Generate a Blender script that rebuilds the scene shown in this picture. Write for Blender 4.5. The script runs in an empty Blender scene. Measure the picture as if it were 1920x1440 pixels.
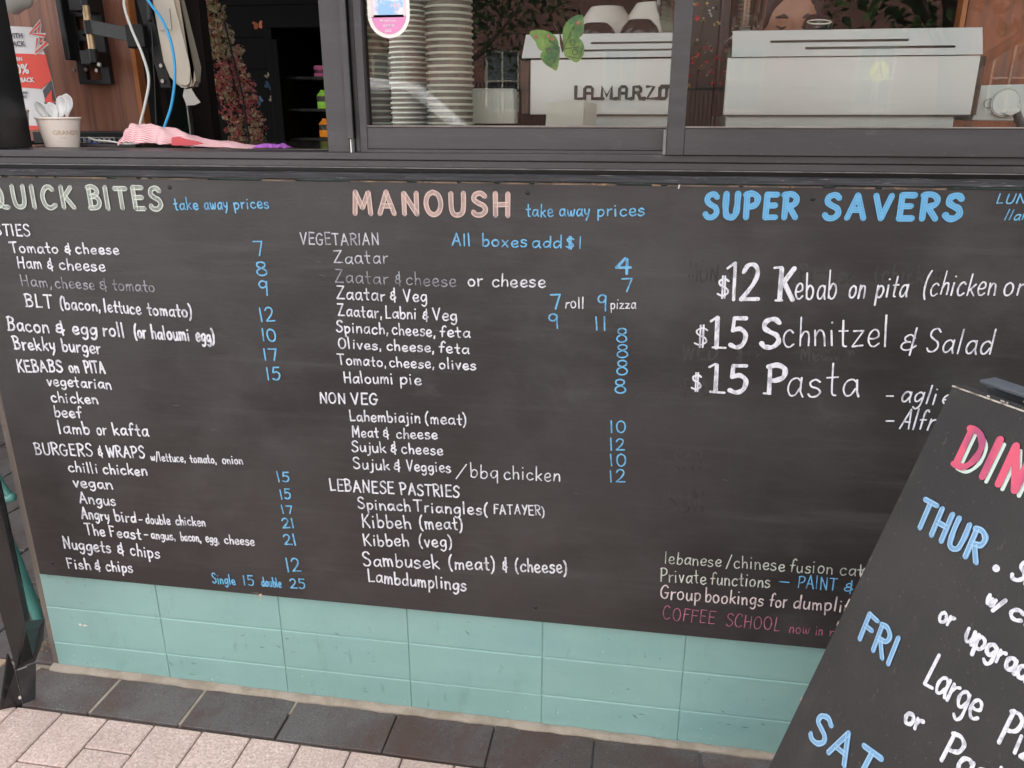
import bpy, bmesh, math, random
from mathutils import Vector, Matrix
random.seed(7)
scene = bpy.context.scene
COL = scene.collection
PI = math.pi
# ------------------------------------------------------------------ camera
CAM_LOC=(0.4611,-1.4374,1.2957)
CAM_RIGHT=(0.9876281,0.1568142,0.0001894)
CAM_UP=(-0.0504574,0.3166402,0.9472027)
CAM_FWD=(-0.1484749,0.9354936,-0.3206352)
CAM_LENS=27.8906

cam_data = bpy.data.cameras.new('camera')
cam = bpy.data.objects.new('camera', cam_data); COL.objects.link(cam)
cr, cu, cf = Vector(CAM_RIGHT), Vector(CAM_UP), Vector(CAM_FWD)
cam.matrix_world = Matrix(((cr.x, cu.x, -cf.x, CAM_LOC[0]), (cr.y, cu.y, -cf.y, CAM_LOC[1]), (cr.z, cu.z, -cf.z, CAM_LOC[2]), (0, 0, 0, 1)))
cam_data.sensor_width = 36; cam_data.lens = CAM_LENS; cam_data.clip_start = .02; cam_data.clip_end = 600
scene.camera = cam
# ------------------------------------------------------------------ world, sun, exposure
SUN_EL, SUN_AZ = math.radians(50), math.radians(22)     # behind the cafe: its front is in open shade, the street is lit
world = bpy.data.worlds.new('World'); scene.world = world; world.use_nodes = True
wn = world.node_tree.nodes; wl = world.node_tree.links; wn.clear()
sky = wn.new('ShaderNodeTexSky'); sky.sky_type = 'NISHITA'; sky.sun_disc = False
sky.sun_elevation = SUN_EL; sky.sun_rotation = SUN_AZ; sky.air_density = 1.0; sky.dust_density = 4.0; sky.ozone_density = 1.0
soft = wn.new('ShaderNodeMixRGB'); soft.blend_type = 'MIX'; soft.inputs[0].default_value = .62
hsv = wn.new('ShaderNodeHueSaturation'); hsv.inputs['Saturation'].default_value = .12
bg = wn.new('ShaderNodeBackground'); bg.inputs['Strength'].default_value = .15
wo = wn.new('ShaderNodeOutputWorld')
wl.new(sky.outputs[0], hsv.inputs['Color']); wl.new(hsv.outputs[0], bg.inputs['Color']); wl.new(bg.outputs[0], wo.inputs['Surface'])
wn.remove(soft)
sun_d = bpy.data.lights.new('sun', 'SUN'); sun_d.energy = 2.0; sun_d.angle = math.radians(3); sun_d.color = (1, .96, .9)
sun = bpy.data.objects.new('sun', sun_d); COL.objects.link(sun)
dirv = Vector((math.sin(SUN_AZ) * math.cos(SUN_EL), math.cos(SUN_AZ) * math.cos(SUN_EL), math.sin(SUN_EL)))
sun.rotation_euler = dirv.to_track_quat('Z', 'Y').to_euler()
scene.view_settings.view_transform = 'Standard'; scene.view_settings.look = 'None'
scene.view_settings.exposure = 2.5; scene.view_settings.gamma = 1
try: scene.view_settings.use_curve_mapping = False
except Exception: pass
scene.render.resolution_x = 1024; scene.render.resolution_y = 768
try:
    scene.cycles.transparent_max_bounces = 24; scene.cycles.max_bounces = 10
except Exception: pass

# ------------------------------------------------------------------ helpers
class MB:
    def __init__(s): s.v = []; s.f = []; s.sm = False
    def add(s, vs, fs):
        o = len(s.v); s.v += [tuple(v) for v in vs]; s.f += [tuple(i + o for i in f) for f in fs]; return s
    def box(s, x0, x1, y0, y1, z0, z1):
        return s.add([(x0, y0, z0), (x1, y0, z0), (x1, y1, z0), (x0, y1, z0), (x0, y0, z1), (x1, y0, z1), (x1, y1, z1), (x0, y1, z1)],
                     [(0, 3, 2, 1), (4, 5, 6, 7), (0, 1, 5, 4), (1, 2, 6, 5), (2, 3, 7, 6), (3, 0, 4, 7)])
    def obox(s, o, a, b, c):          # box from a corner and three edge vectors
        o, a, b, c = map(Vector, (o, a, b, c)); P = [o, o + a, o + a + b, o + b]; P += [p + c for p in P]
        if a.cross(b).dot(c) < 0: return s.add(P, [(0, 1, 2, 3), (7, 6, 5, 4), (4, 5, 1, 0), (5, 6, 2, 1), (6, 7, 3, 2), (7, 4, 0, 3)])
        return s.add(P, [(0, 3, 2, 1), (4, 5, 6, 7), (0, 1, 5, 4), (1, 2, 6, 5), (2, 3, 7, 6), (3, 0, 4, 7)])
    def prism(s, pts, y0, y1):        # outline in x,z given a thickness in y
        n = len(pts); a = sum(pts[i][0] * pts[(i + 1) % n][1] - pts[(i + 1) % n][0] * pts[i][1] for i in range(n))
        if a < 0: pts = pts[::-1]
        V = [(x, y0, z) for x, z in pts] + [(x, y1, z) for x, z in pts]
        return s.add(V, [tuple(range(n)), tuple(range(2 * n - 1, n - 1, -1))] + [(i, i + n, (i + 1) % n + n, (i + 1) % n) for i in range(n)])
    def tube(s, pts, r, k=8, caps=True):
        pts = [Vector(p) for p in pts]; n = len(pts); rs = r if isinstance(r, (list, tuple)) else [r] * n
        up = None; V = []
        for i, p in enumerate(pts):
            t = (pts[min(i + 1, n - 1)] - pts[max(i - 1, 0)]).normalized()
            if up is None: up = t.orthogonal().normalized()
            up = (up - t * up.dot(t)).normalized(); sd = t.cross(up)
            V += [p + (up * math.cos(2 * PI * j / k) + sd * math.sin(2 * PI * j / k)) * rs[i] for j in range(k)]
        F = [(i * k + j, i * k + (j + 1) % k, (i + 1) * k + (j + 1) % k, (i + 1) * k + j) for i in range(n - 1) for j in range(k)]
        if caps: F += [tuple(range(k))[::-1], tuple(range((n - 1) * k, n * k))]
        return s.add(V, F)
    def lathe(s, prof, o=(0, 0, 0), k=28, ax=None):
        o = Vector(o); V = []
        for r, z in prof: V += [(r * math.cos(2 * PI * j / k), r * math.sin(2 * PI * j / k), z) for j in range(k)]
        if ax is not None:
            q = Vector((0, 0, 1)).rotation_difference(Vector(ax).normalized()); V = [q @ Vector(v) for v in V]
        V = [Vector(v) + o for v in V]
        return s.add(V, [(i * k + j, i * k + (j + 1) % k, (i + 1) * k + (j + 1) % k, (i + 1) * k + j) for i in range(len(prof) - 1) for j in range(k)])
    def ball(s, c, r, k=10, m=7):
        rx, ry, rz = r if isinstance(r, (list, tuple)) else (r, r, r)
        V = [(c[0], c[1], c[2] - rz)]
        for i in range(1, m):
            a = -PI / 2 + PI * i / m
            V += [(c[0] + rx * math.cos(a) * math.cos(2 * PI * j / k), c[1] + ry * math.cos(a) * math.sin(2 * PI * j / k), c[2] + rz * math.sin(a)) for j in range(k)]
        V.append((c[0], c[1], c[2] + rz)); F = [(0, 1 + (j + 1) % k, 1 + j) for j in range(k)]
        for i in range(m - 2): F += [(1 + i * k + j, 1 + i * k + (j + 1) % k, 1 + (i + 1) * k + (j + 1) % k, 1 + (i + 1) * k + j) for j in range(k)]
        F += [(len(V) - 1, 1 + (m - 2) * k + j, 1 + (m - 2) * k + (j + 1) % k) for j in range(k)]
        return s.add(V, F)
    def holes(s, x0, x1, z0, z1, hs, y0, y1):   # plate with rectangular openings
        xs = sorted({x0, x1} | {h[i] for h in hs for i in (0, 1)}); zs = sorted({z0, z1} | {h[i] for h in hs for i in (2, 3)})
        solid = {}
        for i in range(len(xs) - 1):
            for j in range(len(zs) - 1):
                cx, cz = (xs[i] + xs[i + 1]) / 2, (zs[j] + zs[j + 1]) / 2
                solid[i, j] = not any(h[0] < cx < h[1] and h[2] < cz < h[3] for h in hs)
        for (i, j), ok in solid.items():
            if not ok: continue
            a, b, c, d = xs[i], xs[i + 1], zs[j], zs[j + 1]
            s.add([(a, y0, c), (b, y0, c), (b, y0, d), (a, y0, d)], [(0, 1, 2, 3)]); s.add([(a, y1, c), (b, y1, c), (b, y1, d), (a, y1, d)], [(3, 2, 1, 0)])
            if not solid.get((i - 1, j)): s.add([(a, y0, c), (a, y0, d), (a, y1, d), (a, y1, c)], [(0, 1, 2, 3)])
            if not solid.get((i + 1, j)): s.add([(b, y0, c), (b, y1, c), (b, y1, d), (b, y0, d)], [(0, 1, 2, 3)])
            if not solid.get((i, j - 1)): s.add([(a, y0, c), (a, y1, c), (b, y1, c), (b, y0, c)], [(0, 1, 2, 3)])
            if not solid.get((i, j + 1)): s.add([(a, y0, d), (b, y0, d), (b, y1, d), (a, y1, d)], [(0, 1, 2, 3)])
        return s
    def xf(s, fn): s.v = [tuple(fn(Vector(v))) for v in s.v]; return s
    def build(s, name, mat, parent=None, bevel=0, smooth=False, label=None, seg=1):
        me = bpy.data.meshes.new(name)
        o0 = Vector((0, 0, 0)); q = parent
        while q is not None: o0 += q.location; q = q.parent
        V = [Vector(v) - o0 for v in s.v]
        me.from_pydata([tuple(v) for v in V], [], s.f); me.update()
        if bevel:
            bm = bmesh.new(); bm.from_mesh(me); bmesh.ops.remove_doubles(bm, verts=bm.verts, dist=1e-6)
            bmesh.ops.bevel(bm, geom=[e for e in bm.edges if len(e.link_faces) == 2 and e.calc_face_angle(0) > .5], offset=bevel, segments=seg, affect='EDGES', clamp_overlap=True)
            bm.to_mesh(me); bm.free()
        if smooth:
            for p in me.polygons: p.use_smooth = True
            if smooth == 'auto': me.set_sharp_from_angle(angle=math.radians(40))
        me.materials.append(mat); ob = bpy.data.objects.new(name, me); COL.objects.link(ob)
        if parent is not None: ob.parent = parent
        if label: ob['label'] = label
        return ob
def tag(o, label=None, cat=None, group=None, kind=None):
    if label: o['label'] = label
    if cat: o['category'] = cat
    if group: o['group'] = group
    if kind: o['kind'] = kind
    return o
def thing(name, label, cat, loc=(0, 0, 0), group=None, rz=0):
    o = bpy.data.objects.new(name, None); COL.objects.link(o); o.location = loc; o.rotation_euler = (0, 0, rz); o.empty_display_size = .05
    return tag(o, label, cat, group)
def copy_tree(o, loc=None, parent=None):
    c = o.copy(); COL.objects.link(c); c.parent = parent
    if loc is not None: c.location = loc
    for ch in list(o.children): copy_tree(ch, None, c)
    return c
def smooth_pts(pts, n=6):
    P = [Vector(p) for p in pts]; out = []
    for i in range(len(P) - 1):
        a, b, c, d = P[max(i - 1, 0)], P[i], P[i + 1], P[min(i + 2, len(P) - 1)]
        for k in range(n):
            t = k / n; out.append(.5 * ((2 * b) + (c - a) * t + (2 * a - 5 * b + 4 * c - d) * t * t + (3 * b - a - 3 * c + d) * t ** 3))
    out.append(P[-1]); return out

# ------------------------------------------------------------------ materials
def mat(name, col, rough=.6, col2=None, scale=(8, 8, 8), lo=.4, hi=.7, detail=6, bump=0, bscale=None, metal=0, spec=.5, rvar=0, speck=None, emit=None, trans=0, layers=None, coat=0, rnd=0, bdist=.004):
    m = bpy.data.materials.new(name); m.use_nodes = True; n = m.node_tree.nodes; l = m.node_tree.links
    b = n['Principled BSDF']; b.inputs['Roughness'].default_value = rough; b.inputs['Metallic'].default_value = metal
    b.inputs['Specular IOR Level'].default_value = spec; b.inputs['Base Color'].default_value = (*col, 1)
    if coat: b.inputs['Coat Weight'].default_value = coat; b.inputs['Coat Roughness'].default_value = .08
    if trans: b.inputs['Transmission Weight'].default_value = trans
    g = n.new('ShaderNodeNewGeometry')
    def noise(sc, det=6, r=.6):
        mp = n.new('ShaderNodeMapping'); mp.inputs['Scale'].default_value = sc if isinstance(sc, (tuple, list)) else (sc,) * 3
        l.new(g.outputs['Position'], mp.inputs['Vector'])
        t = n.new('ShaderNodeTexNoise'); t.inputs['Scale'].default_value = 1; t.inputs['Detail'].default_value = det; t.inputs['Roughness'].default_value = r
        l.new(mp.outputs[0], t.inputs['Vector']); return t.outputs['Fac']
    def ramp(src, a, c):
        r = n.new('ShaderNodeMapRange'); r.inputs['From Min'].default_value = a; r.inputs['From Max'].default_value = c; r.clamp = True; r.interpolation_type = 'SMOOTHSTEP'
        l.new(src, r.inputs['Value']); return r.outputs[0]
    cur = None
    def mix(c1sock, c1, c2, fac, k=1.0):
        x = n.new('ShaderNodeMixRGB')
        if c1sock is not None: l.new(c1sock, x.inputs[1])
        else: x.inputs[1].default_value = (*c1, 1)
        x.inputs[2].default_value = (*c2, 1)
        if k != 1.0:
            q = n.new('ShaderNodeMath'); q.operation = 'MULTIPLY'; q.inputs[1].default_value = k; l.new(fac, q.inputs[0]); fac = q.outputs[0]
        l.new(fac, x.inputs[0]); return x.outputs[0]
    if col2 is not None: cur = mix(None, col, col2, ramp(noise(scale, detail), lo, hi))
    for L in (layers or []):    # (colour, scale, lo, hi, amount)
        cur = mix(cur, col, L[0], ramp(noise(L[1], 5, .65), L[2], L[3]), L[4])
    if rnd:
        oi = n.new('ShaderNodeObjectInfo'); r2 = n.new('ShaderNodeMapRange'); r2.inputs['To Min'].default_value = 1 - rnd; r2.inputs['To Max'].default_value = 1 + rnd
        l.new(oi.outputs['Random'], r2.inputs['Value']); hs = n.new('ShaderNodeHueSaturation'); l.new(r2.outputs[0], hs.inputs['Value'])
        if cur is not None: l.new(cur, hs.inputs['Color'])
        else: hs.inputs['Color'].default_value = (*col, 1)
        cur = hs.outputs[0]
    if cur is not None: l.new(cur, b.inputs['Base Color'])
    if rvar:
        q = n.new('ShaderNodeMapRange'); q.inputs['To Min'].default_value = rough - rvar; q.inputs['To Max'].default_value = rough + rvar
        l.new(noise(7, 5), q.inputs['Value']); l.new(q.outputs[0], b.inputs['Roughness'])
    if bump:
        bp = n.new('ShaderNodeBump'); bp.inputs['Strength'].default_value = bump; bp.inputs['Distance'].default_value = bdist
        l.new(noise(bscale or 60, 6, .65), bp.inputs['Height']); l.new(bp.outputs[0], b.inputs['Normal'])
    if emit: b.inputs['Emission Color'].default_value = (*emit[0], 1); b.inputs['Emission Strength'].default_value = emit[1]
    return m
def glass_mat(name, tint=(.99, 1, .985), k=.0):
    m = bpy.data.materials.new(name); m.use_nodes = True; n = m.node_tree.nodes; l = m.node_tree.links; n.clear()
    o = n.new('ShaderNodeOutputMaterial'); t = n.new('ShaderNodeBsdfTransparent'); t.inputs[0].default_value = (*tint, 1)
    gl = n.new('ShaderNodeBsdfGlossy'); gl.inputs['Roughness'].default_value = .0; fr = n.new('ShaderNodeFresnel'); fr.inputs[0].default_value = 1.5
    mu = n.new('ShaderNodeMath'); mu.operation = 'MULTIPLY_ADD'; mu.inputs[1].default_value = 1.15; mu.inputs[2].default_value = k; mu.use_clamp = True
    l.new(fr.outputs[0], mu.inputs[0]); mx = n.new('ShaderNodeMixShader'); l.new(mu.outputs[0], mx.inputs[0]); l.new(t.outputs[0], mx.inputs[1]); l.new(gl.outputs[0], mx.inputs[2])
    l.new(mx.outputs[0], o.inputs['Surface']); return m
M = {}
M['green'] = mat('teal_masonry_paint', (.235, .39, .358), .42, (.26, .425, .395), (3, 3, 5), .35, .65, bump=.3, bscale=(90, 90, 60), layers=[((.13, .22, .195), (13, 14, 5), .58, .76, .3), ((.10, .15, .13), (40, 40, 12), .62, .72, .35), ((.185, .35, .345), (1.2, 1, 3), .42, .66, .6), ((.30, .47, .43), (5, 5, 30), .58, .75, .3)], rnd=.02)
M['board'] = mat('black_painted_plywood', (.019, .0155, .015), .42, (.040, .0355, .035), (1.3, 2, 1.7), .38, .62, layers=[((.075, .069, .069), (2.1, 2, 2.6), .48, .72, .50), ((.082, .076, .076), (1.6, 4, 22), .54, .74, .35), ((.060, .054, .053), (7, 8, 70), .46, .74, .22), ((.011, .009, .009), (2.3, 2, 3.0), .52, .70, .50), ((.095, .09, .09), (7, 9, 11), .60, .78, .30), ((.012, .010, .010), (90, 90, 200), .58, .7, .35), ((.10, .095, .095), (260, 260, 260), .64, .7, .35)], bump=.12, bscale=(60, 40, 260), rvar=.14)  # pale cloud layers: chalk residue, plus the board's sheen put into colour
M['ghost'] = mat('rubbed_out_marker', (.020, .017, .016), .5, (.042, .037, .036), (30, 30, 60), .40, .55)
M['sign'] = mat('sandwich_board_paint', (.017, .014, .013), .5, (.028, .024, .021), (6, 6, 6), .4, .7, layers=[((.11, .085, .065), (170, 170, 170), .62, .70, .55), ((.065, .056, .05), (6, 6, 1.8), .52, .74, .5), ((.13, .12, .11), (40, 40, 14), .66, .74, .4)], bump=.5, bscale=350, bdist=.0012)
M['frame'] = mat('charcoal_aluminium', (.044, .040, .043), .4, (.056, .051, .054), (3, 3, 40), .4, .7, bump=.05, bscale=(20, 20, 300), layers=[((.13, .12, .12), (25, 25, 60), .60, .74, .3), ((.035, .032, .034), (6, 6, 18), .5, .7, .5), ((.15, .14, .135), (90, 90, 300), .64, .7, .3)], rvar=.06)
M['frame_edge'] = mat('highlight_aluminium_edge', (.2, .19, .19), .4, (.1, .1, .1), (30, 30, 30))  # paler than the frame: the sill lip's highlight put into colour
M['frame_dark'] = mat('black_window_frame', (.008, .008, .009), .3, (.015, .015, .015), (4, 4, 4))
M['gap_shade'] = mat('shaded_gap_black', (.006, .006, .006), .5)  # near-black puts the shade of grooves, gaps and port openings into colour
M['gutter'] = mat('grimy_glazing_bead', (.20, .17, .15), .5, (.12, .10, .09), (14, 14, 14))
M['oldwood'] = mat('weathered_black_timber', (.02, .02, .023), .6, (.045, .045, .05), (12, 12, 240), .4, .65, bump=.6, bscale=(10, 10, 350), layers=[((.30, .27, .26), (24, 24, 420), .62, .70, .7)])
M['rawedge'] = mat('bare_plywood_edge', (.25, .17, .12), .7, (.10, .08, .07), (22, 22, 22), .4, .6, layers=[((.48, .30, .16), (35, 35, 35), .6, .68, .8)])
M['tan_timber'] = mat('weathered_jamb_timber', (.115, .092, .078), .75, (.19, .15, .12), (30, 30, 3), .4, .7, bump=.4, bscale=(90, 90, 8), layers=[((.04, .03, .025), (60, 60, 6), .62, .7, .8)])
M['slab'] = mat('bluestone_slab', (.115, .103, .100), .7, (.088, .068, .062), (3.3, 3.3, 3), .42, .60, bump=.5, bscale=300, bdist=.002, layers=[((.26, .25, .24), (210, 210, 210), .60, .68, .6), ((.028, .026, .026), (190, 190, 190), .56, .66, .65), ((.35, .34, .33), (120, 120, 120), .70, .74, .6), ((.13, .12, .11), (6, 20, 7), .54, .72, .45), ((.085, .045, .036), (5, 4, 5), .50, .64, .6)], rnd=.16, spec=.3)
M['paver'] = mat('pink_granite_paver', (.50, .36, .31), .8, (.63, .475, .415), (160, 160, 160), .42, .6, bump=.7, bscale=330, bdist=.002, layers=[((.24, .17, .145), (210, 210, 210), .56, .64, .6), ((.84, .76, .70), (190, 190, 190), .57, .65, .7), ((.37, .28, .235), (3, 3, 3), .46, .68, .5), ((.26, .19, .15), (13, 13, 13), .60, .74, .45)], rnd=.06)
M['tan_brick'] = mat('tan_paving_brick', (.36, .26, .17), .85, (.26, .19, .13), (12, 12, 12), bump=.4, bscale=200)
M['joint'] = mat('sandy_joint', (.10, .075, .06), .9, (.17, .12, .09), (60, 60, 60))
M['mortar'] = mat('cement_mortar', (.36, .295, .235), .9, (.27, .22, .165), (18, 18, 18), .4, .65, bump=.8, bscale=150, bdist=.004, layers=[((.15, .13, .08), (24, 24, 24), .63, .75, .6)])
M['ground'] = mat('street_ground', (.10, .09, .085), .9, (.13, .12, .11), (2, 2, 2))
M['asphalt'] = mat('asphalt', (.05, .05, .052), .85, (.065, .063, .062), (5, 5, 5), bump=.3, bscale=200)
M['white'] = mat('white_chalk_marker', (.70, .685, .73), .6, (.40, .39, .43), (130, 130, 70), .47, .64)
M['pale'] = mat('worn_white_marker', (.52, .52, .56), .6, (.26, .26, .29), (120, 120, 70), .42, .62)
M['grey'] = mat('faded_white_marker', (.33, .33, .36), .6, (.15, .15, .17), (110, 110, 70), .4, .62)
M['cream'] = mat('cream_marker', (.52, .54, .47), .6, (.26, .27, .24), (120, 120, 70), .45, .7)
M['blush'] = mat('blush_marker', (.66, .55, .54), .6, (.40, .32, .32), (120, 120, 70), .45, .66)
M['pink'] = mat('pink_marker', (.42, .14, .21), .6, (.22, .08, .12), (110, 110, 70), .42, .64)
M['blue'] = mat('sky_blue_marker', (.15, .42, .66), .55, (.09, .25, .42), (120, 120, 70), .46, .64)
M['headcream_fill'] = mat('thin_cream_paint', (.32, .34, .31), .6, (.14, .15, .14), (90, 90, 30), .45, .65)
M['headcream_line'] = mat('cream_paint', (.60, .64, .55), .6)
M['headpink_fill'] = mat('thin_salmon_paint', (.48, .33, .29), .6, (.28, .22, .21), (90, 90, 30), .4, .65)
M['headpink_line'] = mat('salmon_paint', (.66, .48, .42), .6)
M['headblue_fill'] = mat('blue_poster_paint', (.10, .33, .55), .5, (.13, .39, .62), (70, 70, 30), .4, .65)
M['headblue_line'] = mat('blue_poster_paint_edge', (.15, .42, .68), .5)
M['signwhite'] = M['white']
M['signblue_fill'] = mat('light_blue_poster_paint', (.20, .37, .57), .5, (.15, .30, .49), (60, 60, 60), .45, .7)
M['signblue_line'] = mat('light_blue_paint_edge', (.33, .53, .72), .5)
M['signpink_fill'] = mat('hot_pink_paint', (.66, .085, .15), .5, (.38, .06, .15), (9, 9, 9), .45, .62)
M['signpink_line'] = mat('pale_mint_paint', (.56, .66, .59), .5)
M['timber'] = mat('brown_timber_veneer', (.27, .105, .060), .5, (.15, .058, .035), (90, 90, 4), .4, .65, layers=[((.33, .15, .085), (160, 160, 5), .55, .7, .6)], bump=.1, bscale=(150, 150, 8))
M['rust'] = mat('orange_brown_timber', (.30, .085, .028), .45, (.18, .06, .03), (50, 50, 6), .4, .65, layers=[((.45, .28, .2), (30, 30, 20), .68, .74, .6)])
M['edge_orange'] = mat('orange_timber_edge', (.42, .14, .04), .5)
M['black'] = mat('matt_black_steel', (.007, .007, .008), .5, (.012, .012, .012), (40, 40, 40))
M['gloss_black'] = mat('gloss_black_steel', (.008, .008, .008), .22, (.014, .014, .014), (10, 10, 10), bump=.1, bscale=12)
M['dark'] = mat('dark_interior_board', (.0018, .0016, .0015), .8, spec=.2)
M['darkbrown'] = mat('dark_brown_curtain', (.022, .013, .012), .7)
M['brass'] = mat('brass_bush', (.62, .46, .28), .35, (.45, .33, .2), (40, 40, 40), metal=.7)
M['steel'] = mat('zinc_bolt', (.6, .6, .58), .3, metal=.9)
M['screen_back'] = mat('yellowed_plastic', (.50, .45, .37), .5, (.36, .28, .19), (5, 5, 5), .45, .75)
M['cable_white'] = mat('white_cable', (.62, .62, .58), .5)
M['cable_blue'] = mat('blue_cable', (.03, .34, .66), .45)
M['paper'] = mat('white_paper', (.74, .72, .72), .8)
M['label'] = mat('grey_label_paper', (.45, .42, .38), .8)
M['red'] = mat('poster_red', (.78, .07, .045), .6)
M['ink'] = mat('poster_dark_ink', (.06, .055, .09), .6)
M['charcoal'] = mat('poster_charcoal', (.07, .065, .07), .6)
M['cup'] = mat('cream_paper_cup', (.80, .69, .61), .6, (.76, .64, .56), (5, 5, 5))
M['cup_ink'] = mat('tan_cup_print', (.55, .38, .26), .6)
M['spoon'] = mat('white_plastic', (.78, .77, .76), .3)
M['petal_cream'] = mat('cream_petals', (.80, .68, .46), .8, (.60, .45, .26), (60, 60, 60))
M['petal_pink'] = mat('pink_petals', (.80, .28, .27), .8, (.60, .18, .18), (60, 60, 60))
M['petal_red'] = mat('red_petals', (.8, .06, .09), .7)
M['petal_yellow'] = mat('yellow_petals', (.65, .50, .18), .7)
M['petal_white'] = mat('white_petals', (.62, .60, .48), .7)
M['leafgreen'] = mat('dark_leaves', (.03, .06, .02), .7)
M['machine'] = mat('white_enamel', (.90, .93, .91), .3, (.88, .91, .89), (2, 2, 2), coat=.3)
M['machine_lo'] = mat('white_enamel_base', (.74, .79, .76), .3)
M['smoke_glass'] = mat('smoked_side_glass', (.006, .010, .009), .08, coat=.6)
M['logo'] = mat('dark_metal_lettering', (.03, .03, .028), .3)
M['ceramic'] = mat('white_ceramic', (.66, .64, .58), .25)
M['ceramic_black'] = mat('black_ceramic', (.03, .026, .024), .12)
M['cupstack_rim'] = mat('paper_cup_rim', (.82, .83, .70), .55)
M['cupstack_wall'] = mat('printed_paper_cup_wall', (.24, .20, .17), .5, (.34, .29, .25), (30, 30, 30))
M['card'] = mat('white_card', (.80, .81, .72), .7)
M['counter'] = mat('dark_stone_counter', (.03, .027, .026), .12, (.05, .045, .042), (30, 30, 30))
M['floor'] = mat('dark_floor', (.03, .028, .027), .6)
M['skin'] = mat('skin', (.40, .20, .13), .5, (.32, .155, .10), (14, 14, 14))
M['hair'] = mat('dark_hair', (.012, .008, .007), .5)
M['eye'] = mat('dark_lashes', (.02, .012, .01), .5)
M['lip'] = mat('lip', (.40, .14, .11), .5)
M['shirt'] = mat('black_shirt', (.02, .02, .022), .8)
M['purple'] = mat('purple_cloth', (.42, .12, .52), .8)
M['bfly_green'] = mat('green_butterfly_film', (.22, .45, .08), .35, (.03, .22, .06), (22, 22, 22), .42, .6, layers=[((.55, .68, .15), (16, 16, 16), .55, .7, .6)])
M['bfly_dark'] = mat('butterfly_veins', (.05, .10, .04), .5)
M['bfly_spot'] = mat('butterfly_eyespot', (.55, .22, .14), .5)
M['brick_red'] = mat('red_brick', (.21, .10, .075), .85, (.16, .085, .065), (3, 3, 3), rnd=.12)
M['cream_trim'] = mat('cream_paintwork', (.50, .46, .36), .7)
M['window_far'] = mat('far_window_glass', (.10, .12, .12), .1)
M['iron'] = mat('black_iron', (.012, .015, .013), .5)
M['car'] = mat('silver_car_paint', (.86, .87, .88), .25, coat=.8)
M['car_glass'] = mat('car_glass', (.02, .025, .03), .03, coat=.8)
M['tyre'] = mat('tyre_rubber', (.015, .015, .015), .8)
M['bark'] = mat('tree_bark', (.08, .05, .035), .9)
M['leaf'] = mat('tree_leaves', (.07, .13, .025), .6, (.04, .08, .02), (4, 4, 4), rnd=.1)
M['yellow_sign'] = mat('yellow_sign_film', (.75, .80, .12), .5)
M['glass'] = glass_mat('window_glass')
M['clear'] = glass_mat('drinking_glass', (.90, .94, .92), .04)
M['drink_pink'] = mat('pink_drink', (.75, .15, .35), .3, emit=((.8, .2, .4), .03))  # the three drinks glow faintly: light put into their colour, no lamps
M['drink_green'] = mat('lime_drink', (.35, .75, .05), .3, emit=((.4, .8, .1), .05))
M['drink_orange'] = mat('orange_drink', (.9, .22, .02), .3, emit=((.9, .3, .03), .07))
M['led_teal'] = mat('teal_light', (.1, .8, .7), .4, emit=((.1, .9, .8), .5))
def cloth_mat():
    m = mat('red_chevron_cloth', (.72, .50, .49), .85); n = m.node_tree.nodes; l = m.node_tree.links
    g = n.new('ShaderNodeNewGeometry'); sp = n.new('ShaderNodeSeparateXYZ'); l.new(g.outputs['Position'], sp.inputs[0])
    def mth(op, a, b=None):
        q = n.new('ShaderNodeMath'); q.operation = op
        for i, x in enumerate((a, b)):
            if x is None: continue
            if isinstance(x, (int, float)): q.inputs[i].default_value = x
            else: l.new(x, q.inputs[i])
        return q.outputs[0]
    tri = mth('PINGPONG', mth('MULTIPLY', sp.outputs['X'], 1.0), .0035)
    v = mth('ADD', mth('ADD', sp.outputs['Z'], mth('MULTIPLY', sp.outputs['Y'], .6)), mth('MULTIPLY', tri, .7))
    s = mth('PINGPONG', v, .0028); f = mth('GREATER_THAN', s, .0017)
    x = n.new('ShaderNodeMixRGB'); x.inputs[1].default_value = (.80, .66, .66, 1); x.inputs[2].default_value = (.70, .12, .15, 1); l.new(f, x.inputs[0]); l.new(x.outputs[0], n['Principled BSDF'].inputs['Base Color'])
    return m
M['cloth'] = cloth_mat()
def sticker_mat():
    m = mat('printed_picture', (.3, .5, .8), .5, (.70, .72, .80), (30, 30, 50), .42, .56, layers=[((.78, .48, .50), (45, 45, 24), .56, .62, .9), ((.16, .20, .26), (38, 38, 20), .60, .66, .85)]); return m
M['picture'] = sticker_mat()
M['film_pink'] = mat('pink_print', (.72, .25, .48), .5)

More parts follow.
